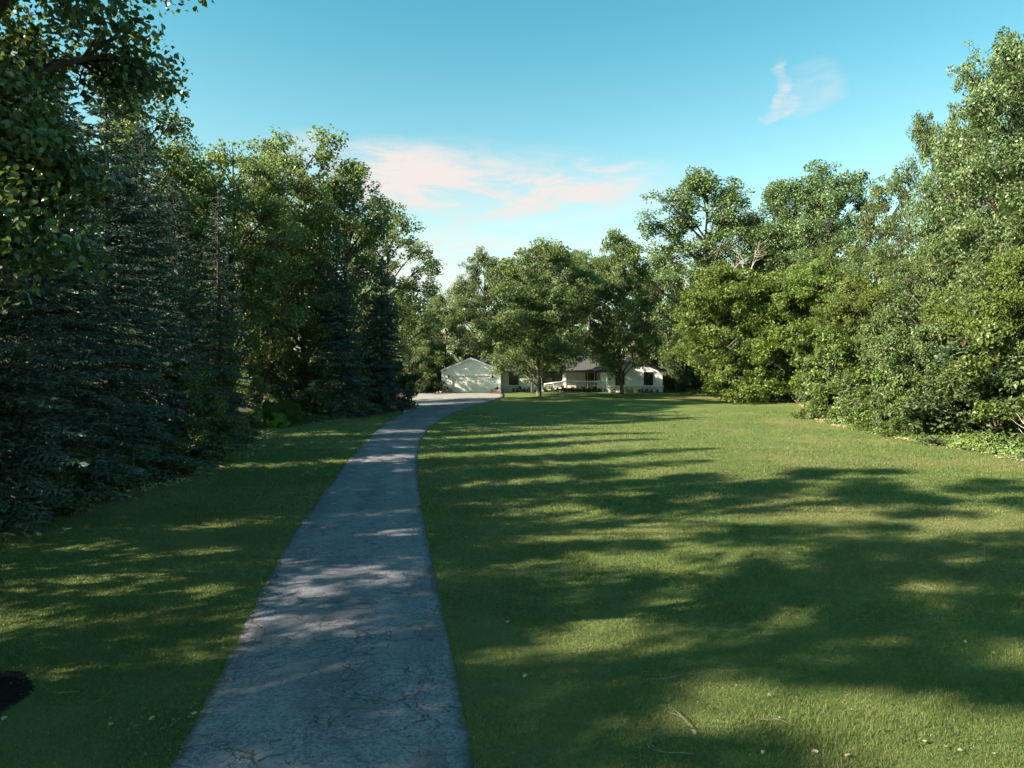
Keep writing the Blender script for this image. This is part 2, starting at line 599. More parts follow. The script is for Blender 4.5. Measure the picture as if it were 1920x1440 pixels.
T['nearmaple', 0] = broadleaf('overhanging_tree', 206, 14, 2.3, 0.385, 'round', 48, 13, 92, 0.09, 'nearmaple', 'darkbark', 0.40, 0.6, 0.8, tr=0.2, shape=OVATE, aspect=0.72, outer=0.35, bough=(0.22, 0.36), droop=0.12, upn=0.25, thin=9.2)

NAMES = {
    'cottonwood': ('cottonwood_tree', 'tree'), 'poplar': ('poplar_tree', 'tree'), 'maple': ('maple_tree', 'tree'), 'lawnmaple': ('maple_tree', 'tree'), 'open': ('poplar_tree', 'tree'),
    'boxelder': ('box_elder_tree', 'tree'), 'shrub': ('leafy_shrub', 'shrub'), 'greyshrub': ('olive_shrub', 'shrub'), 'darkshrub': ('dark_shrub', 'shrub'),
    'spruce': ('spruce_tree', 'tree'), 'thinspruce': ('spruce_tree', 'tree'), 'thuja': ('arborvitae_shrub', 'shrub'), 'lime': ('lime_shrub', 'shrub'),
    'limethuja': ('arborvitae_shrub', 'shrub'), 'red': ('red_shrub', 'shrub'), 'small': ('foundation_shrub', 'shrub'), 'nearmaple': ('overhanging_tree', 'tree'),
}


def plant(kind, var, x, y, H, ws, label, group=None, rz=None, z=None, tilt=0.0, mats=None):
    tm, cm, h0 = T[kind, var]
    nm, cat = NAMES[kind]
    o = thing(nm, (x, y, gzf(x, y) if z is None else z), label, cat, (abs(math.sin(x * 12.9898 + y * 78.233) * 43758.5453) % 1.0) * 2 * PI if rz is None else rz, group)
    s = H / h0
    o.scale = (s * ws, s * ws, s)
    if tilt:
        o.rotation_euler = (0, tilt, 0)
    t = link('trunk', tm, o)
    c = link('crown' if cat == 'tree' else 'foliage', cm, o)
    for q, k in ((t, 0), (c, 1)):
        if mats and mats[k]:
            q.material_slots[0].link = 'OBJECT'
            q.material_slots[0].material = M[mats[k]]
    return o


def plant_px(kind, var, u, Y, vtop, ws, label, **kw):
    """a tree at photo column u, Y metres away, its top at photo row vtop"""
    x = hx(u, Y)
    H = at(u, vtop, Y)[2] - gzf(x, Y)
    return plant(kind, var, x, Y, H, ws, label, **kw)



# ------------------------------------------------------------------ the ground
LAWN_PX_L = [(0, 990), (120, 952), (300, 902), (430, 856), (478, 822), (472, 806), (560, 797), (650, 784), (765, 772)]
LAWN_PX_R = [(1260, 739), (1340, 741), (1440, 746), (1500, 753), (1518, 768), (1545, 790), (1640, 812), (1800, 842), (1920, 862)]
_l = [ground_at(u, v) for u, v in LAWN_PX_L]
_r = [ground_at(u, v) for u, v in LAWN_PX_R]
LAWN = [(-13.2, -25), (-12.8, 10)] + _l + [(-9.2, 78), (-9.5, 92), (20.5, 92)] + _r + [(22.3, 22), (23, -25)]


def poly_sd(px, py, poly):
    """distance to the polygon's outline, negative inside"""
    d = np.full(px.shape, 1e9)
    inside = np.zeros(px.shape, bool)
    n = len(poly)
    for i in range(n):
        ax, ay = poly[i]
        bx, by = poly[(i + 1) % n]
        ex, ey = bx - ax, by - ay
        t = np.clip(((px - ax) * ex + (py - ay) * ey) / (ex * ex + ey * ey + 1e-12), 0, 1)
        d = np.minimum(d, np.hypot(px - ax - ex * t, py - ay - ey * t))
        c = ((ay > py) != (by > py)) & (px < (bx - ax) * (py - ay) / (by - ay + 1e-15) + ax)
        inside ^= c
    return np.where(inside, -d, d)


xs = np.concatenate([np.linspace(-1500, -60, 14), np.linspace(-50, -24, 14), np.arange(-22, 34, 0.4), np.linspace(36, 70, 14), np.linspace(90, 1500, 12)])
ys = np.concatenate([np.linspace(-600, -30, 8), np.linspace(-24, 2, 14), np.arange(3, 96, 0.4), np.linspace(97, 150, 22), np.linspace(170, 2500, 12)])
gx, gy = np.meshgrid(xs, ys)
vz = gz(gx, gy)
nx, ny = len(xs), len(ys)
idx = np.arange(nx * ny).reshape(ny, nx)
gf = np.stack([idx[:-1, :-1], idx[:-1, 1:], idx[1:, 1:], idx[1:, :-1]], -1).reshape(-1, 4)
gme = mesh_np('lawn', np.stack([gx, gy, vz], -1).reshape(-1, 3), gf, None, True)
sd = poly_sd(gx.ravel(), gy.ravel(), LAWN)
at_ = gme.attributes.new('edge', 'FLOAT', 'POINT')
at_.data.foreach_set('value', np.clip(sd, -3, 3).astype(np.float32))

m, nt, out = new_mat('lawn_grass')
k = NT(nt)
P = k.pos()
edge = k.n('ShaderNodeAttribute', attribute_name='edge').outputs['Fac']
n1, _ = k.noise(P, 0.35, 5, 0.6)
n2, _ = k.noise(P, 2.2, 5, 0.65)
n3, _ = k.noise(k.mapping(P, (1, 0.6, 1)), 26, 6, 0.75)
dry, _ = k.noise(P, 0.16, 4, 0.6, 0.6)
g = k.mix(k.maprange(n3, 0.3, 0.7), (0.044, 0.080, 0.020), (0.140, 0.174, 0.052))
g = k.mix(k.math('MULTIPLY', k.maprange(n1, 0.4, 0.65), 0.45), g, (0.080, 0.112, 0.026))
g = k.mix(k.math('MULTIPLY', k.maprange(dry, 0.47, 0.62), 0.42), g, (0.190, 0.170, 0.072))
wav = k.n('ShaderNodeTexWave', wave_type='BANDS', bands_direction='X')
k.set(wav.inputs['Vector'], k.mapping(P, (0.5, 0.045, 1), (0, 0, 0), (0, 0, R(9))))
wav.inputs['Scale'].default_value = 0.5
wav.inputs['Distortion'].default_value = 0.4
g = k.mix(k.math('MULTIPLY', k.maprange(wav.outputs['Fac'], 0.35, 0.65), 0.16), g, (0.12, 0.145, 0.048))
f1, _ = k.noise(P, 9, 6, 0.7)
f2, _ = k.noise(P, 1.1, 4, 0.6)
fl = k.mix(k.maprange(f1, 0.35, 0.65), (0.018, 0.013, 0.009), (0.085, 0.060, 0.038))
fl = k.mix(k.math('MULTIPLY', k.maprange(f2, 0.45, 0.65), 0.6), fl, (0.030, 0.045, 0.014))
em = k.maprange(k.math('ADD', edge, k.math('MULTIPLY', k.math('SUBTRACT', n2, 0.5), 1.6)), -0.15, 0.25)
c = k.mix(em, g, fl)
hb = k.math('ADD', k.math('MULTIPLY', n3, 0.7), k.math('MULTIPLY', n2, 0.4))
nt.links.new(k.principled(c, 0.8, 0.15, k.bump(hb, 0.9, 0.08)), out.inputs[0])
gme.materials.append(m)
lawn = link('lawn', gme)
tag(lawn, 'mown green lawn with patches of sun and shade between the woods', 'lawn', kind='structure')

# ------------------------------------------------------------------ driveway and pad
DR = [(1440, 318, 888), (1290, 400, 860), (1200, 446, 841), (1090, 500, 818), (985, 561, 797), (900, 625, 784), (860, 656, 782),
      (840, 674, 785), (815, 698, 796), (800, 715, 808), (785, 738, 830), (775, 755, 850), (768, 772, 868), (760, 806, 895), (752, 838, 924), (746.5, 858, 938)]
vv = np.concatenate([np.linspace(1440, 900, 60), np.linspace(895, 746.5, 70)])
dv = np.array([r[0] for r in DR][::-1], float)


def catmull(xq, xs_, ys_):
    d = np.gradient(ys_, xs_)
    i = np.clip(np.searchsorted(xs_, xq) - 1, 0, len(xs_) - 2)
    h = xs_[i + 1] - xs_[i]
    t = (xq - xs_[i]) / h
    return ((2 * t ** 3 - 3 * t ** 2 + 1) * ys_[i] + (t ** 3 - 2 * t ** 2 + t) * h * d[i] + (-2 * t ** 3 + 3 * t ** 2) * ys_[i + 1] + (t ** 3 - t ** 2) * h * d[i + 1])


uL = catmull(vv, dv, np.array([r[1] for r in DR][::-1], float))
uR = catmull(vv, dv, np.array([r[2] for r in DR][::-1], float))
rngd = np.random.default_rng(3)
Lp = np.array([ground_at(u, v) for u, v in zip(uL, vv)])
Rp = np.array([ground_at(u, v) for u, v in zip(uR, vv)])
# the drive goes on under and behind the camera
dl = (Lp[0] - Lp[6]) / np.linalg.norm(Lp[0] - Lp[6])
ext = np.array([20, 14, 9, 6, 4, 2.5, 1.2])[:, None]
Lp = np.concatenate([Lp[0] + dl * ext, Lp])
Rp = np.concatenate([Rp[0] + dl * ext, Rp])
Lp[:, 0] += 0.018 * np.sin(Lp[:, 1] * 5.1) * rngd.random(len(Lp))
Rp[:, 0] += 0.018 * np.sin(Rp[:, 1] * 4.3 + 1) * rngd.random(len(Rp))


def strip(name, L, Rr_, lift, mat, across=14, crown=0.0):
    vs = []
    for a, b in zip(L, Rr_):
        for j in range(across + 1):
            t = j / across
            p = a * (1 - t) + b * t
            vs.append((p[0], p[1], gzf(p[0], p[1]) + lift + crown * math.sin(PI * t)))
    w = across + 1
    n = len(L)
    fs = [(i * w + j, i * w + j + 1, (i + 1) * w + j + 1, (i + 1) * w + j) for i in range(n - 1) for j in range(across)]
    # a thin edge going down into the turf
    b0 = len(vs)
    for i in range(n):
        for j in (0, across):
            x, y, z = vs[i * w + j]
            vs.append((x, y, z - 0.08))
    for i in range(n - 1):
        fs.append((i * w, (i + 1) * w, b0 + 2 * (i + 1), b0 + 2 * i))
        fs.append((i * w + across, b0 + 2 * i + 1, b0 + 2 * (i + 1) + 1, (i + 1) * w + across))
    me = mesh_np(name, vs, fs, mat, True)
    rim = []
    for a, b in zip(L, Rr_):
        wd = math.hypot(b[0] - a[0], b[1] - a[1])
        rim += [min(j, across - j) / across * wd for j in range(across + 1)]
    rim += [0.0] * (2 * n)
    ra = me.attributes.new('rim', 'FLOAT', 'POINT')
    ra.data.foreach_set('value', np.array(rim, dtype=np.float32))
    return me


m, nt, out = new_mat('old_asphalt')
k = NT(nt)
P = k.pos()
ag, _ = k.noise(P, 42, 5, 0.85)
ag2 = k.n('ShaderNodeTexVoronoi', feature='F1')
k.set(ag2.inputs['Vector'], P)
ag2.inputs['Scale'].default_value = 55
lo, _ = k.noise(k.mapping(P, (1, 0.55, 1)), 0.55, 5, 0.6, 0.5)
mid, _ = k.noise(P, 1.7, 5, 0.65, 0.3)
st = k.n('ShaderNodeTexVoronoi', feature='F1')
k.set(st.inputs['Vector'], P)
st.inputs['Scale'].default_value = 34
sg = k.n('ShaderNodeSeparateColor')
k.set(sg.inputs[0], st.outputs['Color'])
base = k.mix(k.maprange(k.math('ADD', k.math('MULTIPLY', ag, 0.55), k.math('MULTIPLY', sg.outputs[0], 0.45)), 0.24, 0.80), (0.058, 0.059, 0.080), (0.192, 0.190, 0.226))
base = k.mix(k.maprange(ag2.outputs['Distance'], 0.0, 0.16, 0.45, 0.0), base, (0.36, 0.35, 0.34))
dark = k.mix(k.maprange(ag, 0.35, 0.65), (0.046, 0.049, 0.062), (0.082, 0.085, 0.100))
seal = k.math('MULTIPLY', k.maprange(lo, 0.50, 0.56), k.maprange(mid, 0.36, 0.50), clamp=True)
c = k.mix(k.math('MULTIPLY', seal, 0.62), base, dark)
c = k.mix(k.math('MULTIPLY', k.maprange(mid, 0.52, 0.72), 0.3), c, (0.22, 0.20, 0.175))
rim = k.n('ShaderNodeAttribute', attribute_name='rim').outputs['Fac']
dn_, _ = k.noise(P, 5, 5, 0.7)
c = k.mix(k.math('MULTIPLY', k.maprange(k.math('ADD', rim, k.math('MULTIPLY', k.math('SUBTRACT', dn_, 0.5), 0.4)), 0.0, 0.09, 1, 0), 0.6), c, (0.050, 0.038, 0.024))
# worn wheel lanes, paler
c = k.mix(k.math('MULTIPLY', k.maprange(k.math('ABSOLUTE', k.math('SUBTRACT', rim, 0.85)), 0.1, 0.45, 1, 0), k.math('MULTIPLY', k.maprange(mid, 0.35, 0.6), 0.35)), c, (0.20, 0.20, 0.215))
# alligator cracks
_, wc = k.noise(P, 2.6, 4, 0.6)
vd = k.n('ShaderNodeVectorMath', operation='SCALE')
k.set(vd.inputs[0], wc)
vd.inputs['Scale'].default_value = 0.42
va = k.n('ShaderNodeVectorMath', operation='ADD')
k.set(va.inputs[0], P)
k.set(va.inputs[1], vd.outputs[0])


def cracks(scale, width, lo_, hi_, nsc, off):
    vo = k.n('ShaderNodeTexVoronoi', feature='DISTANCE_TO_EDGE')
    k.set(vo.inputs['Vector'], va.outputs[0])
    vo.inputs['Scale'].default_value = scale
    mk, _ = k.noise(k.mapping(P, (1, 1, 1), off), nsc, 4, 0.6)
    wv, _ = k.noise(P, 6, 3, 0.6)
    w = k.math('MULTIPLY', k.maprange(wv, 0.3, 0.7, 0.3, 1.3), width * scale)
    line = k.math('SUBTRACT', 1.0, k.math('DIVIDE', vo.outputs['Distance'], w), clamp=True)
    line = k.maprange(line, 0.15, 0.6)
    return k.math('MULTIPLY', line, k.maprange(mk, lo_, hi_))


cr1 = cracks(1.15, 0.013, 0.42, 0.52, 0.6, (3, 1, 0))
cr2 = cracks(3.4, 0.009, 0.46, 0.55, 0.75, (17, 5, 0))
tl, _ = k.noise(k.mapping(P, (0.10, 0.26, 1), (1.3, 4.2, 0)), 1.5, 5, 0.62, 0.5)
tr_ = k.math('MULTIPLY', k.maprange(k.math('ABSOLUTE', k.math('SUBTRACT', tl, 0.5)), 0.0006, 0.0032, 1, 0), k.maprange(mid, 0.40, 0.55))
cr = k.math('MAXIMUM', k.math('MAXIMUM', cr1, cr2), tr_)
soil, _ = k.noise(P, 1.4, 3, 0.6)
crc = k.mix(k.maprange(soil, 0.50, 0.60), (0.012, 0.012, 0.014), (0.085, 0.058, 0.028))
c = k.mix(k.math('MULTIPLY', cr, 0.80), c, crc)
h = k.math('SUBTRACT', k.math('MULTIPLY', ag, 0.35), cr)
nt.links.new(k.principled(c, 0.78, 0.35, k.bump(h, 0.8, 0.02)), out.inputs[0])
M['asphalt'] = m
drv = link('driveway', strip('driveway', Lp, Rp, 0.014, M['asphalt'], 14, 0.03))
tag(drv, 'long cracked asphalt driveway curving up to the garage', 'driveway', kind='structure')

m, nt, out = new_mat('pale_concrete')
k = NT(nt)
P = k.pos()
a, _ = k.noise(P, 1.2, 6, 0.6)
b, _ = k.noise(P, 30, 4, 0.7)
c = k.mix(k.maprange(a, 0.3, 0.7), (0.18, 0.17, 0.165), (0.25, 0.235, 0.225))
c = k.mix(k.math('MULTIPLY', k.maprange(b, 0.4, 0.7), 0.25), c, (0.2, 0.19, 0.18))
nt.links.new(k.principled(c, 0.85, 0.25, k.bump(b, 0.3, 0.01)), out.inputs[0])
M['concrete'] = m
pv = np.linspace(773.5, 736.4, 30)
pl = np.interp(pv[::-1], [736, 742, 750, 775], [773, 765, 757, 757])[::-1]
pr = np.interp(pv[::-1], [736, 741, 746, 752, 760, 768, 773.5], [943, 947, 944, 930, 840, 790, 760])[::-1]
pad = link('parking_pad', strip('parking_pad', np.array([ground_at(u, v) for u, v in zip(pl, pv)]), np.array([ground_at(u, v) for u, v in zip(pr, pv)]), 0.006, M['concrete'], 20))
tag(pad, 'pale parking pad and apron in front of the garage door', 'parking pad', kind='structure')

# mulch ring round the tree at the left of the drive, and beds along the house
M['mulch'] = plain('mulch', (0.013, 0.010, 0.009), 0.95, 0.1, 0.6, 30, 0.9)


def mound(name, cx, cy, rx, ry, h, mat, label, n=64, rings=9):
    rr = np.random.default_rng(int(abs(cx * 7 + cy * 13)))
    vs = [(cx, cy, gzf(cx, cy) + h)]
    ph = rr.random(3) * 6
    for i in range(1, rings + 1):
        t = i / rings
        for j in range(n):
            a = 2 * PI * j / n
            wv = 1 + 0.08 * math.sin(3 * a + ph[0]) + 0.05 * math.sin(5 * a + ph[1])
            x, y = cx + rx * t * wv * math.cos(a), cy + ry * t * wv * math.sin(a)
            vs.append((x, y, gzf(x, y) + h * (1 - t ** 3) - (0.01 if i == rings else 0) + (0 if i == rings else rr.normal() * 0.012)))
    fs = [(0, 1 + j, 1 + (j + 1) % n) for j in range(n)]
    for i in range(rings - 1):
        b = 1 + i * n
        fs += [(b + j, b + n + j, b + n + (j + 1) % n, b + (j + 1) % n) for j in range(n)]
    mb = MB().add(vs, fs)
    o = mb.build(name, mat, None, True)
    return tag(o, label, 'mulch bed', kind='structure')


mx_, my_ = ground_at(-62, 1312)
mound('mulch_bed', mx_, my_, 0.74, 0.72, 0.07, M['mulch'], 'round dark mulch bed on the lawn at the left of the driveway')
tx_, ty_ = ground_at(1012, 745)
mound('tree_mulch', tx_, ty_, 1.15, 0.9, 0.06, plain('bark_mulch', (0.09, 0.06, 0.042), 0.95, 0.1, 0.6, 20, 0.8), 'small ring of brown mulch round the foot of the front lawn tree')


# ------------------------------------------------------------------ the house
GZ = 0.55


def siding(name, c, vertical=True, step=0.2):
    m, nt, out = new_mat(name)
    k = NT(nt)
    tc = k.n('ShaderNodeTexCoord').outputs['Object']
    w = k.n('ShaderNodeTexWave', wave_type='BANDS', bands_direction='X' if vertical else 'Z', wave_profile='SAW')
    k.set(w.inputs['Vector'], tc)
    w.inputs['Scale'].default_value = 2 * PI / (20 * step)
    f, _ = k.noise(tc, 1.5, 4, 0.6)
    cc = k.mix(k.maprange(f, 0.3, 0.7), c, tuple(x * 0.9 for x in c))
    gr = k.maprange(w.outputs['Fac'], 0.0, 0.06)
    nt.links.new(k.principled(cc, 0.6, 0.3, k.bump(gr, 0.5, 0.02)), out.inputs[0])
    return m


M['white'] = siding('white_siding', (0.80, 0.80, 0.80), True, 0.2)
M['cream'] = siding('cream_siding', (0.78, 0.70, 0.59), True, 0.2)
M['whitebrick'] = siding('painted_brick', (0.70, 0.70, 0.69), False, 0.075)
M['trim'] = plain('white_trim', (0.80, 0.80, 0.79), 0.5, 0.3, 0.05)
M['door'] = siding('garage_panels', (0.74, 0.71, 0.68), False, 0.53)
M['black'] = plain('black_metal', (0.012, 0.012, 0.013), 0.5, 0.4)
M['gutter'] = plain('dark_gutter', (0.03, 0.026, 0.025), 0.45, 0.4)
M['roof'] = plain('roof_shingle', (0.085, 0.083, 0.088), 0.9, 0.2, 0.5, 14, 0.5)
M['frontdoor'] = plain('brown_door', (0.06, 0.042, 0.033), 0.5, 0.3)
M['rail'] = plain('grey_rail', (0.74, 0.74, 0.73), 0.6, 0.3)
M['deck'] = plain('grey_deck', (0.28, 0.27, 0.26), 0.8, 0.2)
M['brick'] = plain('red_brick', (0.36, 0.15, 0.085), 0.85, 0.2, 0.35, 9, 0.4)
M['tanbrick'] = plain('tan_brick', (0.40, 0.26, 0.17), 0.85, 0.2, 0.35, 9, 0.4)
M['soil'] = plain('soil', (0.035, 0.025, 0.018), 0.95, 0.1, 0.5, 20, 0.5)
M['rock'] = plain('grey_rock', (0.34, 0.31, 0.28), 0.9, 0.2, 0.4, 5, 0.8)
m, nt, out = new_mat('window_glass')
k = NT(nt)
f, _ = k.noise(k.n('ShaderNodeTexCoord').outputs['Object'], 1.6, 3, 0.5)
nt.links.new(k.principled(k.mix(f, (0.008, 0.010, 0.010), (0.035, 0.038, 0.034)), 0.06, 0.7), out.inputs[0])
M['glass'] = m

house = thing('ranch_house', (0, 0, GZ), 'long low white ranch house with attached two car garage at the end of the driveway', 'house')
GX0, GX1, GY = -8.92, -1.46, 90.0
GC = (GX0 + GX1) / 2
EV, PK = 2.78, 4.33
DX0, DX1, DH = hx(848, GY), hx(919.5, GY), 2.12
sl = (PK - EV) / ((GX1 - GX0) / 2)
# garage walls: two piers and the gable over the door, one mesh
w = MB()
w.box(GX0, DX0, GY, GY + 0.2, 0, DH)
w.box(DX1, GX1, GY, GY + 0.2, 0, DH)
w.prism_y([(GX0, DH), (GX1, DH), (GX1, EV), (GC, PK), (GX0, EV)], GY, GY + 0.2)
w.box(GX0, GX0 + 0.2, GY + 0.2, GY + 9, 0, EV)
w.box(GX1 - 0.2, GX1, GY + 0.2, GY + 3.2, 0, EV)
w.build('garage_wall', M['white'], house)
d = MB()
for i in range(4):
    d.box(DX0, DX1, GY + 0.09, GY + 0.14, i * DH / 4 + (0.012 if i else 0), (i + 1) * DH / 4)
gd = MB().box(DX0, DX1, GY + 0.115, GY + 0.14, 0, DH).build('garage_door', M['door'], house)
for i in range(4):
    p = MB().box(DX0 + 0.02, DX1 - 0.02, GY + 0.085, GY + 0.113, i * DH / 4 + 0.015, (i + 1) * DH / 4).build('door_panel', M['door'], gd)
t = MB()
t.box(DX0 - 0.12, DX0, GY - 0.03, GY + 0.10, 0, DH + 0.12)
t.box(DX1, DX1 + 0.12, GY - 0.03, GY + 0.10, 0, DH + 0.12)
t.box(DX0, DX1, GY - 0.03, GY + 0.10, DH, DH + 0.12)
t.build('door_trim', M['trim'], house)
MB().box(GX0 + 0.0, GX1, GY - 0.025, GY - 0.001, EV - 0.12, EV - 0.06).build('gable_band', M['trim'], house)
for xa, xb in ((GX0 - 0.06, DX0 - 0.13), (DX1 + 0.13, GX1 + 0.06)):
    MB().box(xa, xb, GY - 0.07, GY - 0.002, 0, 0.62).build('brick_base', M['whitebrick'], house)
    MB().box(xa - 0.03, xb + 0.03, GY - 0.11, GY - 0.002, 0.623, 0.69).build('ledge', M['trim'], house)


def gable_roof(x0, x1, xc, ev, pk, y0, y1, name='roof', oh=0.32, th=0.16):
    """two slopes with overhang, ridge along Y; fascia boards at the front"""
    sx = (pk - ev) / (xc - x0)
    zl = ev - oh * sx
    r = MB()
    r.prism_y([(x0 - oh, zl), (xc, pk), (xc, pk + th), (x0 - oh, zl + th)], y0, y1)
    r.prism_y([(xc, pk), (x1 + oh, zl), (x1 + oh, zl + th), (xc, pk + th)], y0, y1)
    o = r.build(name, M['roof'], house)
    fz = MB()
    fz.prism_y([(x0 - oh, zl - 0.07), (xc, pk - 0.07), (xc, pk + th * 0.75), (x0 - oh, zl + th * 0.75)], y0 - 0.04, y0 - 0.003)
    fz.prism_y([(xc, pk - 0.07), (x1 + oh, zl - 0.07), (x1 + oh, zl + th * 0.75), (xc, pk + th * 0.75)], y0 - 0.04, y0 - 0.003)
    fz.build('fascia', M['trim'] if name == 'roof' and x0 < 0 else M['gutter'], o)
    return o


gable_roof(GX0, GX1, GC, EV, PK, GY - 0.28, GY + 10.5, oh=0.10)
# main range, its ridge along X
MY = 93.2
MX1 = 12.2
WX0, WX1, WY = 12.2, hx(1242, 91.0), 91.0
MB().box(GX1, 4.2, MY, MY + 0.2, 0, 2.8).build('wall', M['white'], house)
MB().box(4.2, 4.4, MY + 0.0, MY + 0.6, 0, 2.8).build('wall', M['white'], house)
MB().box(WX1 - 0.2, WX1, WY + 0.2, MY + 9, 0, 2.8).build('wall', M['white'], house)   # far end wall
MB().box(4.4, MX1, MY + 0.6, MY + 0.8, 0, 2.8).build('porch_wall', M['cream'], house)
r = MB()
oh = 0.45
ms = 0.42
yr = MY + 4.6
zr = 2.8 + 4.6 * ms
r.prism_x([(MY - oh, 2.8 - oh * ms + 0.02), (MY - oh, 2.8 - oh * ms + 0.18), (yr, zr + 0.18), (yr, zr + 0.02)], GX1 - 5.0, WX1 - 3.0)
r.prism_x([(yr, zr + 0.02), (yr, zr + 0.18), (MY + 9.2 + oh, 2.8 - oh * ms + 0.18), (MY + 9.2 + oh, 2.8 - oh * ms + 0.02)], GX1 - 5.0, WX1 - 3.0)
mr = r.build('roof', M['roof'], house)
MB().box(GX1 + 0.25, MX1 - 0.35, MY - oh - 0.12, MY - oh - 0.002, 2.8 - oh * ms - 0.02, 2.8 - oh * ms + 0.13).build('gutter', M['gutter'], mr)
MB().box(-1.2, MX1 - 0.36, MY - oh + 0.02, MY - 0.002, 2.70, 2.75).build('soffit', M['trim'], mr)
MB().box(3.2, 3.8, MY + 3.4, MY + 4.0, 3.9, 5.4).build('chimney', M['whitebrick'], mr)
# right wing with its own front gable
WC = (WX0 + WX1) / 2
WPK = 2.8 + (WX1 - WX0) / 2 * 0.42
MB().prism_y([(WX0, 0), (WX1, 0), (WX1, 2.8), (WC, WPK), (WX0, 2.8)], WY, WY + 0.2).box(WX0, WX0 + 0.2, WY + 0.2, MY + 0.6, 0, 2.8).build('wing_wall', M['white'], house)
gable_roof(WX0, WX1, WC, 2.8, WPK, WY - 0.45, WY + 8, oh=0.4)
MB().box(WX0 - 0.05, WX1 + 0.06, WY - 0.10, WY - 0.002, 0, 0.72).build('brick_base', M['whitebrick'], house)
MB().box(WX0 + 0.05, WX1 + 0.12, WY - 0.40, WY - 0.002, 0.723, 0.87).build('ledge', M['trim'], house)
MB().box(GX1 + 0.02, 4.2, MY - 0.10, MY - 0.002, 0, 0.66).build('brick_base', M['whitebrick'], house)
MB().box(GX1 + 0.02, 4.2, MY - 0.16, MY - 0.002, 0.663, 0.74).build('ledge', M['trim'], house)
for x in (GX0 + 0.05, GX1 - 0.05, WX1 - 0.06):
    yy = WY if x > 5 else GY
    MB().box(x - 0.07, x + 0.07, yy - 0.03, yy - 0.003, 0.84 if x > 5 else 0.70, 2.62).build('corner_board', M['trim'], house)


def window(x0, x1, z0, z1, y, split=True, fr='black', fw=0.10):
    o = MB()
    o.box(x0 - fw, x0, y - 0.07, y - 0.002, z0 - fw, z1 + fw)
    o.box(x1, x1 + fw, y - 0.07, y - 0.002, z0 - fw, z1 + fw)
    o.box(x0, x1, y - 0.07, y - 0.002, z0 - fw, z0)
    o.box(x0, x1, y - 0.07, y - 0.002, z1, z1 + fw)
    if split:
        zm = (z0 + z1) / 2
        o.box(x0, x1, y - 0.05, y - 0.01, zm - 0.03, zm + 0.03)
    f = o.build('window', M[fr], house)
    MB().box(x0, x1, y - 0.03, y - 0.012, z0, z1 if not split else zm - 0.031).build('pane', M['glass'], f)
    if split:
        MB().box(x0, x1, y - 0.03, y - 0.012, zm + 0.031, z1).build('pane', M['glass'], f)
    return f


window(-0.30, 0.75, 0.98, 2.5, MY)
window(hx(1018, 93), hx(1034, 93), 0.95, 2.45, MY, True)
window(hx(1036, 94.8), hx(1052, 94.8), 0.9, 2.45, MY + 0.6, True)
window(hx(1154, 91) + 0.08, hx(1170, 91) - 0.05, 0.98, 2.55, WY)
window(hx(1208, 91) + 0.03, hx(1223, 91), 0.98, 2.5, WY)
# front door with sidelights
yd = MY + 0.6
fd = MB().box(hx(1102, yd), hx(1114, yd), yd - 0.06, yd - 0.003, 0.42, 2.5).build('front_door', M['frontdoor'], house)
MB().tube([(hx(1103.2, yd), yd - 0.12, 1.45), (hx(1103.2, yd), yd - 0.05, 1.45)], [0.05, 0.05], 8).build('handle', M['black'], fd)
for a, b in ((1097.5, 1101), (1115, 1119)):
    s_ = MB().box(hx(a, yd), hx(b, yd), yd - 0.05, yd - 0.003, 0.42, 2.5).build('sidelight', M['frontdoor'], house)
    MB().box(hx(a, yd) + 0.06, hx(b, yd) - 0.06, yd - 0.06, yd - 0.052, 0.7, 2.4).build('pane', M['glass'], s_)
MB().box(hx(1101, yd), hx(1102, yd) - 0.003, yd - 0.09, yd - 0.003, 0.42, 2.62).box(hx(1114, yd) + 0.003, hx(1115, yd), yd - 0.09, yd - 0.003, 0.42, 2.62).build('door_trim', M['cream'], house)
# porch: deck, posts
MB().box(5.9, WX0 - 0.003, MY - 0.75, MY + 0.597, 0.02, 0.42).build('porch_deck', M['deck'], house)
for px, wd in ((hx(1058.5, 92.7), 0.22), (hx(1130.5, 92.7), 0.30)):
    MB().box(px - wd, px + wd, MY - 0.45, MY - 0.1, 0.42 if px > 6.5 else 0, 2.6).build('porch_post', M['trim'], house)
MB().tube([(hx(1063, 92.6), MY - 0.5, 0.0), (hx(1063, 92.6), MY - 0.5, 2.3), (hx(1062, 92.6), MY - 0.4, 2.6), (hx(1058, 92.6), MY - 0.35, 2.62)], [0.05] * 4, 6).build('downspout', M['gutter'], house)
# wheelchair ramp and its railing
RX0, RX1, RX2, RY = hx(1021, 92), 6.6, WX0 - 0.35, MY - 0.9
rb = MB()
rb.add([(RX0, RY, 0.02), (RX1, RY, 0.02), (RX1, RY + 0.14, 0.02), (RX0, RY + 0.14, 0.02), (RX0, RY, 0.06), (RX1, RY, 0.42), (RX1, RY + 0.14, 0.42), (RX0, RY + 0.14, 0.06)],
       [(0, 3, 2, 1), (4, 5, 6, 7), (0, 1, 5, 4), (1, 2, 6, 5), (2, 3, 7, 6), (3, 0, 4, 7)])
rb.build('ramp_deck', M['deck'], house)


def rz_(x):
    return 0.06 + 0.36 * min(1, max(0, (x - RX0) / (RX1 - RX0)))


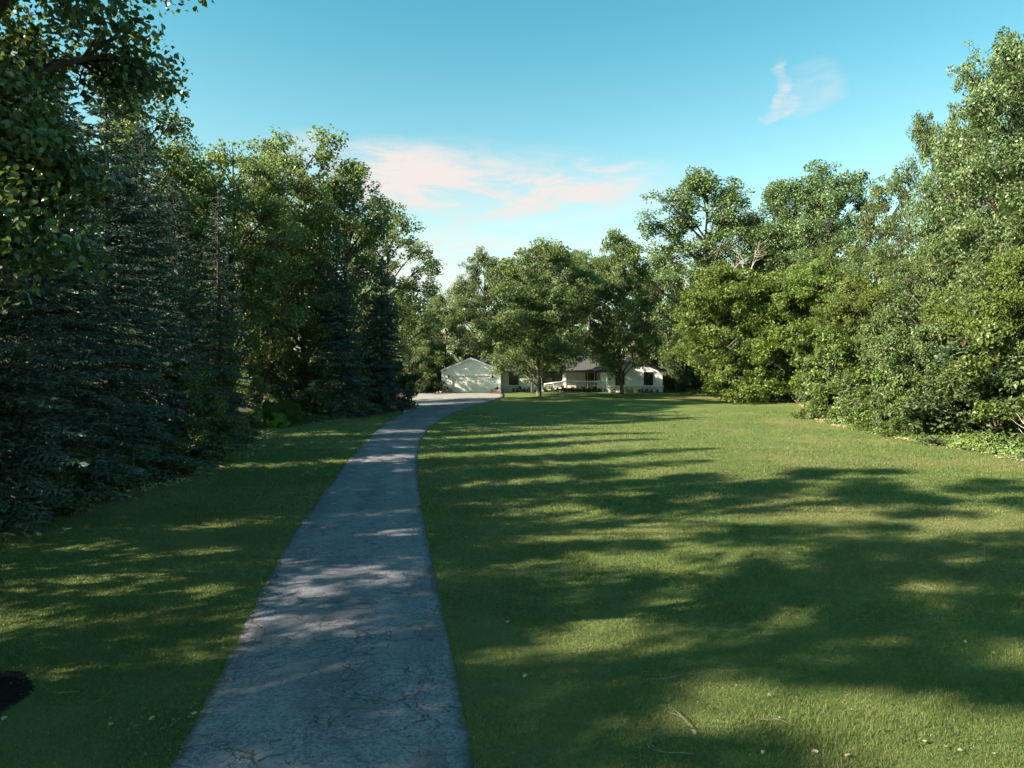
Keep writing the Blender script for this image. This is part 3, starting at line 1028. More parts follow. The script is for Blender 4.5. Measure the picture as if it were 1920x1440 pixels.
rl = MB()
rl.tube([(RX0, RY - 0.1, rz_(RX0) + 0.92), (RX1, RY - 0.1, 1.34), (RX2, RY - 0.1, 1.34)], [0.10] * 3, 4)
rl.tube([(RX0, RY - 0.1, rz_(RX0) + 0.12), (RX1, RY - 0.1, 0.52), (RX2, RY - 0.1, 0.52)], [0.045] * 3, 4)
railing = rl.build('porch_railing', M['rail'], house)
x = RX0 + 0.06
while x < RX2:
    z0 = rz_(x)
    MB().box(x - 0.022, x + 0.022, RY - 0.125, RY - 0.08, z0 + 0.14, z0 + 0.88).build('baluster', M['rail'], railing)
    x += 0.165
for x in (RX0, RX0 + (RX1 - RX0) / 2, RX1, (RX1 + RX2) / 2, RX2):
    MB().box(x - 0.07, x + 0.07, RY - 0.03, RY + 0.1, -0.05, rz_(x) + 1.0).build('railing_post', M['rail'], railing)
# lamps, number plate and floodlight on the garage
for u in (841.5, 923.3):
    x = hx(u, GY)
    z = at(u, 706.5, GY)[2] - GZ
    L = MB().box(x - 0.08, x + 0.08, GY - 0.05, GY - 0.003, z - 0.1, z + 0.14).tube([(x, GY - 0.14, z + 0.22), (x, GY - 0.14, z + 0.14)], [0.03, 0.14], 8).build('wall_lamp', M['black'], house)
    MB().tube([(x, GY - 0.14, z + 0.135), (x, GY - 0.14, z - 0.12), (x, GY - 0.14, z - 0.2)], [0.10, 0.09, 0.03], 8).build('lamp_glass', M['glass'], L)
x, _, z = at(883.5, 691, GY)
z -= GZ
n_ = MB()
n_.box(x - 0.30, x - 0.26, GY - 0.03, GY - 0.003, z - 0.09, z + 0.09)
n_.box(x - 0.22, x + 0.02, GY - 0.03, GY - 0.003, z - 0.09, z - 0.06)
n_.box(x + 0.06, x + 0.10, GY - 0.03, GY - 0.003, z - 0.03, z + 0.06)
n_.build('house_number', M['black'], house)
x, _, z = at(834.5, 694, GY)
MB().box(x - 0.08, x + 0.06, GY - 0.16, GY - 0.003, z - GZ - 0.08, z - GZ + 0.06).tube([(x, GY - 0.16, z - GZ), (x - 0.02, GY - 0.26, z - GZ - 0.06)], [0.05, 0.08], 8).build('floodlight', M['black'], house)

# brick planters either side of the garage door
for u, nm, lab in ((838.5, 'left', 'low red brick planter at the left corner of the garage'), (929, 'right', 'low tan brick planter between the garage door and its right corner')):
    x = hx(u, 89.3)
    o = thing('brick_planter', (x, 89.35, GZ), lab, 'planter', group='planters beside the garage door')
    b = MB()
    b.box(-0.62, 0.62, -0.3, -0.2, 0, 0.42).box(-0.62, 0.62, 0.2, 0.3, 0, 0.42).box(-0.62, -0.52, -0.2, 0.2, 0, 0.42).box(0.52, 0.62, -0.2, 0.2, 0, 0.42)
    b.build('box', M['brick' if nm == 'left' else 'tanbrick'], o)
    MB().box(-0.515, 0.515, -0.195, 0.195, 0.0, 0.36).build('soil', M['soil'], o)
    plant('small', 0, x + (-0.05 if nm == 'left' else 0.15), 89.35, 0.42, 1.1, 'small dark plant growing in the ' + ('red' if nm == 'left' else 'tan') + ' brick planter', z=GZ + 0.34)
plant('red', 0, hx(819.5, 89.6), 89.6, 1.25, 1.0, 'small red leaved shrub at the left of the garage')


def stone(name, x, y, r, h, seed, label, group=None, mat='rock'):
    rr = np.random.default_rng(seed)
    bm = bmesh.new()
    bmesh.ops.create_icosphere(bm, subdivisions=3, radius=1)
    for v in bm.verts:
        n = v.co.copy()
        s_ = 1 + 0.16 * math.sin(n.x * 3.1 + seed) * math.cos(n.y * 2.7) + 0.10 * math.sin(n.z * 5 + n.x * 4 + seed)
        v.co = Vector((n.x * r * s_, n.y * r * 0.8 * s_, max(-0.25, n.z) * h * s_))
    me = bpy.data.meshes.new(name)
    bm.to_mesh(me)
    bm.free()
    me.materials.append(M[mat])
    me.polygons.foreach_set('use_smooth', [True] * len(me.polygons))
    o = link(name, me, None, (x, y, gzf(x, y)))
    return tag(o, label, 'stone', group)


x, y = ground_at(1456, 749)
stone('boulder', x, y, 0.55, 0.75, 4, 'pale grey boulder at the foot of the right hand hedge near the lawn corner')
x, y = ground_at(819, 739)
stone('edging_stone', x, 89.0, 0.5, 0.22, 9, 'flat pale stone under the red shrub left of the garage')

# ------------------------------------------------------------------ trees and shrubs
tr_x, tr_y = ground_at(-64, 1312)
plant('nearmaple', 0, tr_x, tr_y, 14.8, 0.96, 'broadleaf tree with large dark leaves overhanging the top left beside the driveway', rz=0, tilt=0.03)

SPR = [
    ('spruce', 0, -40, 17.5, 60, 1.15, 'blue spruce nearest the camera on the left edge of the lawn'),
    ('spruce', 1, 75, 21.0, 80, 1.15, 'second blue spruce from the camera under the overhanging tree'),
    ('spruce', 2, 205, 24.5, 115, 1.0, 'tall blue spruce with bare brown upper trunk'),
    ('spruce', 0, 272, 29.0, 225, 0.95, 'dense dark spruce with a broad pointed top left of the slender one'),
    ('thinspruce', 0, 412, 38.0, 352, 0.95, 'slender open spruce with its thin trunk showing against the sky'),
    ('spruce', 1, 632, 54.0, 424, 0.92, 'dark blue spruce standing alone where the left lawn ends'),
    ('spruce', 2, 716, 60.0, 480, 0.85, 'dark spruce just right of the lone blue one'),
    ('spruce', 0, 808, 104.0, 487, 0.75, 'distant spruce whose tip shows beyond the driveway bend'),
    ('spruce', 2, 120, 31.0, 120, 1.0, 'spruce in the second row behind the near blue spruces'),
    ('spruce', 1, 330, 36.0, 330, 0.9, 'short spruce filling the gap before the slender one'),
]
for k_, v_, u, Y, vt, ws, lab in SPR:
    plant_px(k_, v_, u, Y, vt, ws, lab, group='spruces along the left of the driveway')

LEFT = [
    ('poplar', 0, 268, 41, 128, 0.9, 'tall thin poplar rising above the left spruces, open against the sky'),
    ('poplar', 1, 345, 45, 262, 1.1, 'poplar with pale upper leaves just right of the tallest left spruce'),
    ('poplar', 2, 432, 48, 276, 1.15, 'flat topped poplar behind the slender spruce'),
    ('poplar', 3, 500, 52, 300, 1.1, 'bright poplar between the slender spruce and the highest left crown'),
    ('poplar', 0, 566, 57, 242, 1.1, 'highest poplar of the left wood with a ragged leaning tip'),
    ('poplar', 1, 640, 61, 305, 1.15, 'poplar with the right shoulder under the white cloud'),
    ('poplar', 2, 722, 70, 388, 1.2, 'last tall poplar before the gap of sky at the driveway bend'),
    ('maple', 0, 480, 54, 392, 0.8, 'yellow green maple lit from behind between two spruces'),
    ('maple', 1, 560, 60, 440, 0.85, 'shaded maple at the left of the lone dark spruce'),
    ('maple', 2, 340, 46, 450, 0.8, 'low maple behind the short left spruce'),
    ('maple', 1, 768, 87, 575, 1.0, 'rounded maple drooping over the left parking pad'),
    ('maple', 2, 838, 97, 552, 1.0, 'maple drooping behind the left corner of the garage roof'),
]
for k_, v_, u, Y, vt, ws, lab in LEFT:
    plant_px(k_, v_, u, Y, vt, ws, lab, group='broadleaf trees of the left wood')
deep = [('open', -27, 38, 19), ('maple', -24, 66, 12),
        ('maple', -20, 90, 14), ('maple', -17, 98, 14)]
for i, (k_, x, y, H) in enumerate(deep):
    plant(k_, i % 2, x, y, H, 1.0, 'tree deep in the left wood, glimpsed between nearer trunks', group='trees deep in the left wood')
behind = [('open', -17.5, 2.4, 18), ('maple', -14.2, 3.2, 9.5), ('open', -14.5, 11, 19), ('open', -19, 14.5, 20), ('maple', -13.8, 7.2, 9.5), ('maple', -14.6, 12.3, 9.0), ('open', -14, -9, 17), ('maple', -15, -17, 15)]
for i, (k_, x, y, H) in enumerate(behind):
    plant(k_, i % 2, x, y, H, 1.0, 'wood edge tree beside the start of the driveway', group='wood edge trees beside the drive start')

CENTRE = [
    ('lawnmaple', 0, 1010, 80, 458, 1.14, 'front lawn maple with its pale lit trunk foot in a mulch ring', {}),
    ('lawnmaple', 1, 1166, 85.5, 446, 0.80, 'dark maple in front of the right wing of the house', {}),
    ('lawnmaple', 0, 997, 88.5, 545, 0.55, 'small maple close to the house left of the lit trunk', dict(rz=1.0)),
    ('cottonwood', 0, 915, 118, 470, 0.9, 'cottonwood behind the garage ridge at the left end of the skyline', {}),
    ('maple', 0, 868, 112, 530, 1.0, 'maple behind the garage at the lowest dip of the skyline', {}),
    ('cottonwood', 1, 1058, 118, 462, 0.95, 'cottonwood behind the middle of the house between the two lawn maples', {}),
    ('maple', 2, 985, 112, 500, 1.0, 'maple behind the house hidden by the front lawn maple', {}),
    ('maple', 1, 1104, 104, 478, 1.0, 'maple behind the porch roof between the lawn maples', {}),
    ('maple', 0, 1232, 106, 470, 0.75, 'grey green maple behind the right end of the house', {}),
    ('cottonwood', 2, 1288, 112, 478, 0.8, 'grey cottonwood low behind the tall right pair', {}),
]
for k_, v_, u, Y, vt, ws, lab, kw in CENTRE:
    plant_px(k_, v_, u, Y, vt, ws, lab, **kw)

RIGHT = [
    ('cottonwood', 0, 1338, 96, 325, 1.3, 'tall rounded cottonwood right of the house, left of the tall pair'),
    ('cottonwood', 1, 1528, 88, 310, 1.0, 'tall open cottonwood with dark limbs, right of the tall pair'),
    ('cottonwood', 2, 1455, 98, 352, 0.9, 'cottonwood standing between the rounded one and the open one of the tall pair'),
    ('poplar', 2, 1650, 76, 338, 0.8, 'thin sparse tree in the sky gap beside the open cottonwood'),
    ('boxelder', 0, 1392, 74, 503, 1.15, 'yellow green box elder with a broad crown down to the lawn'),
    ('boxelder', 1, 1490, 70, 498, 1.0, 'yellow green box elder just right of the broad one'),
    ('maple', 0, 1560, 72, 465, 0.9, 'grey green tree under the open cottonwood'),
    ('boxelder', 0, 1640, 57, 520, 0.85, 'bright box elder at the bend of the right hand thicket'),
    ('maple', 1, 1665, 62, 462, 0.85, 'dark maple filling the gap behind the bright box elder'),
    ('cottonwood', 2, 1758, 55, 212, 0.52, 'tall cottonwood with the narrow leading top on the right'),
    ('cottonwood', 0, 1845, 49, 85, 0.62, 'tallest cottonwood at the upper right'),
    ('cottonwood', 1, 1960, 42, 60, 0.9, 'cottonwood cut by the right edge of the view'),
    ('maple', 2, 1870, 40, 400, 0.85, 'large leaved tree hung with vines in front of the tallest cottonwood'),
    ('maple', 0, 1750, 47, 440, 0.85, 'leafy tree under the narrow cottonwood'),
    ('boxelder', 1, 1800, 42, 540, 0.75, 'bushy yellow green tree above the right lawn corner'),
    ('boxelder', 0, 1940, 36, 480, 0.8, 'bushy tree at the right edge above the sumac'),
]
for k_, v_, u, Y, vt, ws, lab in RIGHT:
    plant_px(k_, v_, u, Y, vt, ws, lab, group='trees of the right hand wood')
for i, (k_, x, y, H) in enumerate([('cottonwood', 46, 63, 24), ('maple', 34, 78, 16), ('cottonwood', 57, 80, 24), ('maple', 40, 52, 18), ('cottonwood', 44, 44, 22), ('maple', 33, 98, 15), ('cottonwood', 40, 108, 24), ('maple', 36, 33, 17), ('maple', 30, 112, 14), ('maple', 22, 114, 14)]):
    plant(k_, i % 3, x, y, H, 1.0, 'tree deep in the right wood, glimpsed between nearer crowns', group='trees deep in the right wood')

SHR = [
    ('darkshrub', 0, 742, 63, 682, 1.0, 'dark rounded bush at the inside of the driveway bend'),
    ('shrub', 1, 700, 64, 672, 0.9, 'leafy bush behind the dark one at the driveway bend'),
    ('darkshrub', 1, 1312, 87, 668, 0.85, 'dark rounded evergreen just right of the house'),
    ('greyshrub', 0, 1275, 96, 640, 1.0, 'pale olive bush beside the right end wall of the house'),
    ('shrub', 0, 1362, 84, 695, 1.0, 'low bush right of the dark rounded evergreen'),
    ('greyshrub', 1, 1425, 80, 690, 1.0, 'grey olive bush at the foot of the broad box elder'),
    ('darkshrub', 1, 1480, 76, 640, 1.2, 'deep shaded bush under the box elders'),
    ('greyshrub', 0, 1500, 72, 690, 0.9, 'grey bush behind the pale boulder'),
    ('greyshrub', 1, 1560, 58, 655, 1.0, 'grey olive thicket at the lawn corner'),
    ('shrub', 0, 1600, 52, 620, 1.0, 'bright green thicket right of the lawn corner'),
    ('greyshrub', 0, 1655, 48, 585, 0.9, 'tall olive thicket before the bright box elder'),
    ('shrub', 2, 1690, 44, 650, 0.9, 'green leafy thicket midway along the right lawn edge'),
    ('greyshrub', 1, 1735, 42.5, 610, 0.8, 'olive thicket left of the sumac'),
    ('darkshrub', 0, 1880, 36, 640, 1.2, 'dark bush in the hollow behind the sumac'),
    ('shrub', 2, 1930, 35, 610, 1.0, 'green bush at the right edge above the bare twigs'),
    ('shrub', 0, 1660, 43.5, 725, 1.2, 'low bush spilling onto the right lawn edge'),
    ('shrub', 1, 1590, 50, 712, 1.2, 'low pale bush at the lawn corner'),
    ('shrub', 2, 1700, 40.0, 745, 1.3, 'low bramble like bush before the olive thicket'),
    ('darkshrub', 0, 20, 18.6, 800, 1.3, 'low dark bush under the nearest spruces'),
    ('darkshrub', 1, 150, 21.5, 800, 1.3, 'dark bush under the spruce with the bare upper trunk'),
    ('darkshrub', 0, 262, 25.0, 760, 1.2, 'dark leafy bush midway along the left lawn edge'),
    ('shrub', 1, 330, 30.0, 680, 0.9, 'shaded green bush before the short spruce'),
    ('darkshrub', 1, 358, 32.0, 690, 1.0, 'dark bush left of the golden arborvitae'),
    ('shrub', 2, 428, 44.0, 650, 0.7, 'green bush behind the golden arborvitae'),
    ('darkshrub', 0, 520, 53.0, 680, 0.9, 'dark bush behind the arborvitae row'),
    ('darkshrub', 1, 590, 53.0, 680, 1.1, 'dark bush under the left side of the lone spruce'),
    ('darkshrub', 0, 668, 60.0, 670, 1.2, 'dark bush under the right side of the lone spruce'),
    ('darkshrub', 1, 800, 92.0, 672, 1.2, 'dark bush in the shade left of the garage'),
]
for k_, v_, u, Y, vt, ws, lab in SHR:
    plant_px(k_, v_, u, Y, vt, ws, lab, group='shrubs along the wood edges')

# the far wood beyond the garden reads as one mass
rgw = np.random.default_rng(77)
nw = 42000
aw = rgw.uniform(-1.75, 1.25, nw)
rw = 150 + 22 * rgw.random(nw) + 8 * np.sin(aw * 9)
hw = 9 + 3.0 * np.sin(aw * 23) + 2.0 * np.sin(aw * 51 + 1) + 1.5 * np.sin(aw * 97)
zw = hw * rgw.random(nw) ** 0.8
xw, yw = rw * np.sin(aw), rw * np.cos(aw)
vw, fw = leaves(rgw, np.stack([xw, yw, gz(xw, yw) + zw], 1), rgw.normal(size=(nw, 3)) * 0.7 + np.array([0, -0.6, 0.5]), rgw.uniform(0.6, 1.3, nw), 0.8)
tag(link('woodland', mesh_np('woodland', vw, fw, M['maple'])), 'far wood closing the view beyond the house and the side trees', 'woodland', kind='stuff')

# the small arborvitae row
plant_px('limethuja', 0, 484, 45.0, 756, 1.0, 'golden narrow arborvitae, leftmost of the small row')
for i, u in enumerate((500, 511, 523, 534, 545, 557)):
    plant_px('thuja', i % 2, u, 46.2 + 0.25 * i, 750 + (i % 3) * 3, 1.0, 'small dark green arborvitae in the row under the left wood', group='small arborvitae row')
x, y = ground_at(518, 801)
plant('lime', 0, x, y, 0.85, 1.2, 'bright lime green low shrub in front of the arborvitae row')
x, y = ground_at(498, 803)
plant('lime', 0, x, y, 0.5, 1.1, 'tiny lime shrub between the golden arborvitae and the bigger lime one')

# plants along the foundation
FND = [(962, 0.6), (972, 0.95), (982, 0.65), (990, 0.7), (1006, 0.6), (1022, 0.75), (1034, 0.95), (1045, 0.7), (1056, 1.0), (1066, 0.6), (1074, 0.95), (1085, 0.65),
       (1094, 0.85), (1104, 0.7), (1114, 1.05), (1124, 0.65), (1138, 0.7), (1150, 0.75), (1176, 0.85), (1184, 0.8), (1198, 0.7), (1205, 0.75), (1213, 0.8), (1222, 0.7), (1232, 0.75), (1246, 0.55)]
for i, (u, h_) in enumerate(FND):
    yy = 89.7 if u > 1134 else 91.4
    plant('small', i % 2, hx(u, yy), yy, h_ * (0.6 if u > 1134 else 0.78), random.uniform(0.75, 1.1), 'small dark shrub in the row along the house foundation', group='foundation shrubs along the house front', mats=(None, 'lime') if u in (1176, 1184) else None)

# a bare dead tree among the right crowns
mb = MB()
rr = np.random.default_rng(8)
base = np.array([0, 0, 0.0])
X, Y = hx(1402, 79), 79.0
Hd = at(1402, 428, Y)[2] - gzf(X, Y)
mb.tube([(0, 0, -0.1), (0.1, 0, Hd * 0.5), (-0.1, 0, Hd * 0.72)], [0.2, 0.15, 0.11], 7)


def limb(p, d, L, r, depth):
    n = 5
    pts = [p]
    q = p.copy()
    dd = d.copy()
    for i in range(n):
        dd = dd + rr.normal(size=3) * 0.16 + np.array([0, 0, 0.05])
        dd /= np.linalg.norm(dd)
        q = q + dd * L / n
        pts.append(q.copy())
    mb.tube(pts, [r * (1 - 0.75 * i / n) for i in range(n + 1)], 5)
    if depth:
        for i in range(3):
            a = rr.normal(size=3)
            a -= dd * a.dot(dd)
            a /= np.linalg.norm(a)
            limb(pts[2 + i % 3].copy(), (dd + a * 0.9) / np.linalg.norm(dd + a * 0.9), L * 0.6, r * 0.5, depth - 1)


tip = np.array([-0.1, 0, Hd * 0.72])
for d_ in ((-0.6, -0.2, 0.85), (0.25, -0.2, 0.95), (-0.1, 0.3, 1.0), (-0.35, -0.4, 0.9)):
    limb(tip + np.array([0, 0, rr.uniform(-1.5, 0)]), np.array(d_) / np.linalg.norm(d_), Hd * 0.17, 0.06, 2)
me = mb.mesh('dead_tree', M['deadwood'], True)
o = link('dead_tree', me, None, (X, Y, gzf(X, Y)))
tag(o, 'bare white dead tree between the tall cottonwoods and the box elders', 'tree')


# a pale bare branch at the right edge
mb = MB()
bx_, by_ = ground_at(1918, 850)
for p0, d_ in (((0.9, 0.3, 0.0), (-0.55, -0.2, 0.8)), ((1.0, 0.2, 0.1), (-0.8, -0.3, 0.45)), ((0.8, 0.4, 0.0), (-0.2, -0.2, 0.95))):
    limb(np.array(p0), np.array(d_) / np.linalg.norm(d_), 1.7, 0.03, 1)
tag(link('bare_branch', mb.mesh('bare_branch', M['deadwood'], True), None, (bx_, by_ - 0.3, gzf(bx_, by_))), 'pale bare branch sticking out of the thicket below the sumac at the right edge', 'branch')


# sumac with pinnate fronds on crooked stems
def sumac(x, y, H, W, label, seed):
    rg = np.random.default_rng(seed)
    o = thing('sumac_tree', (x, y, gzf(x, y)), label, 'tree', group='sumac at the right lawn edge')
    st = MB()
    C, N, A, S = [], [], [], []
    for i in range(9):
        az = rg.uniform(0, 2 * PI)
        rad = W * rg.uniform(0.2, 1.0)
        e = np.array([rad * math.cos(az), rad * math.sin(az) * 0.8, H * rg.uniform(0.62, 0.92)])
        st.tube(bez(np.array([rg.normal() * 0.2, rg.normal() * 0.2, -0.1]), np.array([e[0] * 0.25, e[1] * 0.25, H * 0.5]), e, 7), [0.05, 0.046, 0.040, 0.034, 0.028, 0.022, 0.015], 6)
        for f in range(int(rg.integers(22, 32))):
            a2 = rg.uniform(0, 2 * PI)
            L = rg.uniform(0.55, 1.0)
            org = e + rg.normal(size=3) * np.array([0.5, 0.5, 0.28])
            dr = np.array([math.cos(a2), math.sin(a2), 0.25])
            sd_ = np.array([-math.sin(a2), math.cos(a2), 0])
            for j in range(12):
                t_ = (j + 1) / 12
                c = org + dr * L * t_ + np.array([0, 0, -0.55 * L * t_ * t_])
                for s_ in (-1, 1):
                    C.append(c + sd_ * s_ * 0.09)
                    A.append(sd_ * s_ + dr * 0.45 + np.array([0, 0, -0.35]))
                    N.append(np.array([0, 0, 1]) + dr * 0.3 + rg.normal(size=3) * 0.2)
                    S.append(0.27 * (1 - 0.5 * abs(t_ - 0.45)))
    v, f = leaves(rg, np.array(C), np.array(N), np.array(S), 0.34, np.array(A))
    st.build('trunk', M['bark'], o, True)
    for i in range(7):
        e = np.array([W * rg.uniform(-0.9, 0.9), W * rg.uniform(-0.7, 0.4), H * rg.uniform(0.8, 1.02)])
        MB().tube([e, e + np.array([0.01, 0, 0.08]), e + np.array([0.02, 0, 0.17]), e + np.array([0.02, 0, 0.22])], [0.02, 0.045, 0.035, 0.006], 7).build('seed_head', M['redseed'], o, True)
    link('crown', mesh_np('sumac_crown', v, f, M['sumac']), o)
    return o


sx, sy = ground_at(1872, 836)
sumac(sx + 0.15, sy + 0.2, 5.0, 2.4, 'sumac with feathery drooping fronds and a crooked bare trunk at the right lawn edge', 5)
sumac(sx + 0.7, sy + 3.6, 4.8, 1.8, 'second sumac, fronds lower, left of the crooked trunk', 6)
sumac(sx + 2.0, sy - 1.0, 4.0, 1.5, 'sumac at the right edge above bare pale twigs', 7)

# ------------------------------------------------------------------ grass blades, undergrowth, litter
def drive_mask(x, y):
    """True where the driveway lies"""
    i = np.argsort(Lp[:, 1])
    j = np.argsort(Rp[:, 1])
    xl = np.interp(y, Lp[i, 1], Lp[i, 0])
    xr = np.interp(y, Rp[j, 1], Rp[j, 0])
    wob = 0.05 + 0.05 * np.sin(y * 2.1 + 0.7) * np.sin(y * 0.83) + 0.04 * np.sin(y * 7.3)
    return (x > xl + wob) & (x < xr - wob * 0.9) & (y < 86)


def blades(rng, n, y0, y1, hgt, wid):
    y = y0 + (y1 - y0) * rng.random(n)
    x = (rng.random(n) * 2 - 1) * (y * 0.80 + 1.5)
    s = poly_sd(x, y, LAWN)
    keep = (s < 0.05 + 0.25 * rng.random(n)) & ~drive_mask(x, y) & (np.hypot(x - mx_, y - my_) > 0.50 + 0.26 * rng.random(n))
    x, y = x[keep], y[keep]
    n = len(x)
    # tufts and thin places
    big = (np.sin(x * 0.7 + 1.3 * np.sin(y * 0.5)) * np.sin(y * 0.9 + x * 0.3) > 0.72)
    tuft = 0.5 + 0.5 * np.sin(x * 1.9 + np.sin(y * 1.3) * 2) * np.sin(y * 2.3 + np.sin(x * 1.7) * 2)
    z = gz(x, y) - 0.005
    h = hgt * (0.6 + 0.6 * rng.random(n)) * (0.75 + 0.55 * tuft + 0.4 * big)
    a = rng.random(n) * 2 * PI
    lean = h * (0.25 + 0.6 * rng.random(n))
    la = rng.random(n) * 2 * PI
    w = wid * (0.7 + 0.6 * rng.random(n)) * 0.5
    v = np.empty((n, 3, 3))
    v[:, 0] = np.stack([x - np.cos(a) * w, y - np.sin(a) * w, z], 1)
    v[:, 1] = np.stack([x + np.cos(a) * w, y + np.sin(a) * w, z], 1)
    v[:, 2] = np.stack([x + np.cos(la) * lean, y + np.sin(la) * lean, z + h], 1)
    return v.reshape(-1, 3)


m, nt, out = new_mat('grass_blade')
k = NT(nt)
geo = k.n('ShaderNodeNewGeometry')
rnd = geo.outputs['Random Per Island']
P = geo.outputs['Position']
n1, _ = k.noise(P, 0.35, 5, 0.6)
dry, _ = k.noise(P, 0.16, 4, 0.6, 0.6)
c = k.mix(rnd, (0.040, 0.078, 0.020), (0.164, 0.194, 0.060))
n4, _ = k.noise(P, 1.1, 4, 0.6)
c = k.mix(k.math('MULTIPLY', k.maprange(n4, 0.50, 0.66), 0.5), c, (0.040, 0.084, 0.018))
c = k.mix(k.math('MULTIPLY', k.maprange(n1, 0.4, 0.65), 0.45), c, (0.080, 0.118, 0.026))
c = k.mix(k.math('MULTIPLY', k.maprange(dry, 0.47, 0.62), 0.42), c, (0.205, 0.180, 0.078))
c = k.mix(k.maprange(rnd, 0.93, 0.96), c, (0.26, 0.22, 0.10))
bs = k.principled(c, 0.55, 0.25)
tr = k.n('ShaderNodeBsdfTranslucent')
k.set(tr.inputs['Color'], c)
mx = k.n('ShaderNodeMixShader')
mx.inputs[0].default_value = 0.3
nt.links.new(bs, mx.inputs[1])
nt.links.new(tr.outputs[0], mx.inputs[2])
nt.links.new(mx.outputs[0], out.inputs[0])
M['blade'] = m
rg = np.random.default_rng(21)
V = np.concatenate([blades(rg, 360000, 5.5, 11, 0.042, 0.0068), blades(rg, 330000, 11, 19, 0.045, 0.012), blades(rg, 260000, 19, 34, 0.06, 0.022), blades(rg, 120000, 34, 60, 0.06, 0.04)])
gm = mesh_np('grass', V, np.arange(len(V)).reshape(-1, 3), M['blade'])
tag(link('grass', gm), 'short green grass blades of the mown lawn', 'grass', kind='stuff')

# clover and weeds in the lawn
rg = np.random.default_rng(25)
C_ = []
for _ in range(150):
    cy = rg.uniform(6.5, 30)
    cx = rg.uniform(-1, 1) * cy * 0.75
    r_ = rg.uniform(0.15, 0.65)
    n_c = int(900 * r_ * r_ + 40)
    q = rg.normal(size=(n_c, 2)) * np.array([r_, r_ * 0.8])
    C_.append(np.stack([cx + q[:, 0], cy + q[:, 1]], 1))
C_ = np.concatenate(C_)
ok = (poly_sd(C_[:, 0], C_[:, 1], LAWN) < -0.1) & ~drive_mask(C_[:, 0], C_[:, 1])
C_ = C_[ok]
n_c = len(C_)
cc = np.stack([C_[:, 0], C_[:, 1], gz(C_[:, 0], C_[:, 1]) + 0.03 + 0.025 * rg.random(n_c)], 1)
v, f = leaves(rg, cc, rg.normal(size=(n_c, 3)) * 0.35 + np.array([0, 0, 1]), 0.027 * rg.uniform(0.6, 1.5, n_c), 0.8)
M['clover'] = leaf_mat('clover_leaf', (0.030, 0.066, 0.022), (0.085, 0.135, 0.046), (0.10, 0.18, 0.03), 0.5, 0.3, 0.25)
tag(link('clover', mesh_np('clover', v, f, M['clover'])), 'low clover and weeds growing in patches through the lawn', 'clover', kind='stuff')

# low plants along both wood edges: many leaves near the ground, one mass
rg = np.random.default_rng(31)


def edge_points(poly_pts, n, spread0, spread1):
    p = np.array(poly_pts)
    seg = np.hypot(*(p[1:] - p[:-1]).T)
    cum = np.concatenate([[0], np.cumsum(seg)])
    t = rg.random(n) * cum[-1]
    x = np.interp(t, cum, p[:, 0])
    y = np.interp(t, cum, p[:, 1])
    return x, y, t, rg.uniform(spread0, spread1, n)


def undergrowth(pts, side, n, depth, hmax, ls, mat, name, label, seed):
    x, y, t, d = edge_points(pts, n, 0, 1)
    d = d * depth
    clump = 0.5 + 0.5 * np.sin(t * 0.9 + seed) * np.sin(t * 0.37 + d * 1.2 + seed * 2)
    x = x + side * (d + 0.25 * np.sin(t * 1.7)) + rg.normal(size=n) * 0.12
    h = (0.06 + hmax * np.clip(d / 1.6, 0, 1) * (0.15 + 1.1 * clump)) * rg.random(n) ** 0.55
    c = np.stack([x, y, gz(x, y) + 0.03 + h], 1)
    nr = rg.normal(size=(n, 3)) * 0.6 + np.array([-side * 0.5, -0.3, 0.8])
    v, f = leaves(rg, c, nr, ls * rg.uniform(0.6, 1.3, n), 0.7)
    o = link(name, mesh_np(name, v, f, M[mat]))
    return tag(o, label, 'undergrowth', kind='stuff')


RE = [(22.3, 20), (22.2, 24)] + _r[::-1]
LE = [(-12.8, 5), (-12.8, 12)] + _l[:-1]
undergrowth(RE, 1, 60000, 3.0, 0.75, 0.15, 'shrub', 'undergrowth', 'low leafy undergrowth along the right lawn edge', 1.0)
undergrowth(LE, -1, 45000, 4.0, 0.9, 0.13, 'darkshrub', 'undergrowth', 'low dark undergrowth along the left lawn edge', 2.0)

# tan leaf litter along the right edge, dry leaves under the left spruces
M['litter'] = plain('dry_leaf', (0.40, 0.32, 0.21), 0.8, 0.2, 0.5, 3)
M['paleleaf'] = plain('pale_dry_leaf', (0.32, 0.27, 0.20), 0.7, 0.25, 0.3, 8)
M['twig'] = plain('twig', (0.17, 0.14, 0.11), 0.85, 0.2, 0.4, 8)
for pts, side, n, dep, lab, sdv in ((RE, 1, 9000, 0.9, 'tan fallen leaves along the right lawn edge', 0.0), (LE, -1, 9000, 3.2, 'brown fallen leaves under the left spruces', 0.3)):
    x, y, t, d = edge_points(pts, n, -0.25, 1)
    keep = np.sin(t * 1.1 + 0.5) * np.sin(t * 0.43) + 0.5 * np.sin(t * 3.7) + rg.normal(size=n) * 0.35 > -0.1
    x, y, t, d = x[keep], y[keep], t[keep], d[keep]
    n = len(x)
    x = x + side * (d * dep + 0.12 * np.sin(t * 2.3) + rg.normal(size=n) * 0.1 - 0.3)
    c = np.stack([x, y, gz(x, y) + 0.035 + 0.02 * rg.random(n)], 1)
    v, f = leaves(rg, c, rg.normal(size=(n, 3)) * 0.35 + np.array([0, 0, 1]), 0.13 * rg.uniform(0.5, 1.3, n), 0.6)
    tag(link('leaf_litter', mesh_np('leaf_litter', v, f, M['litter'])), lab, 'leaf litter', kind='stuff')

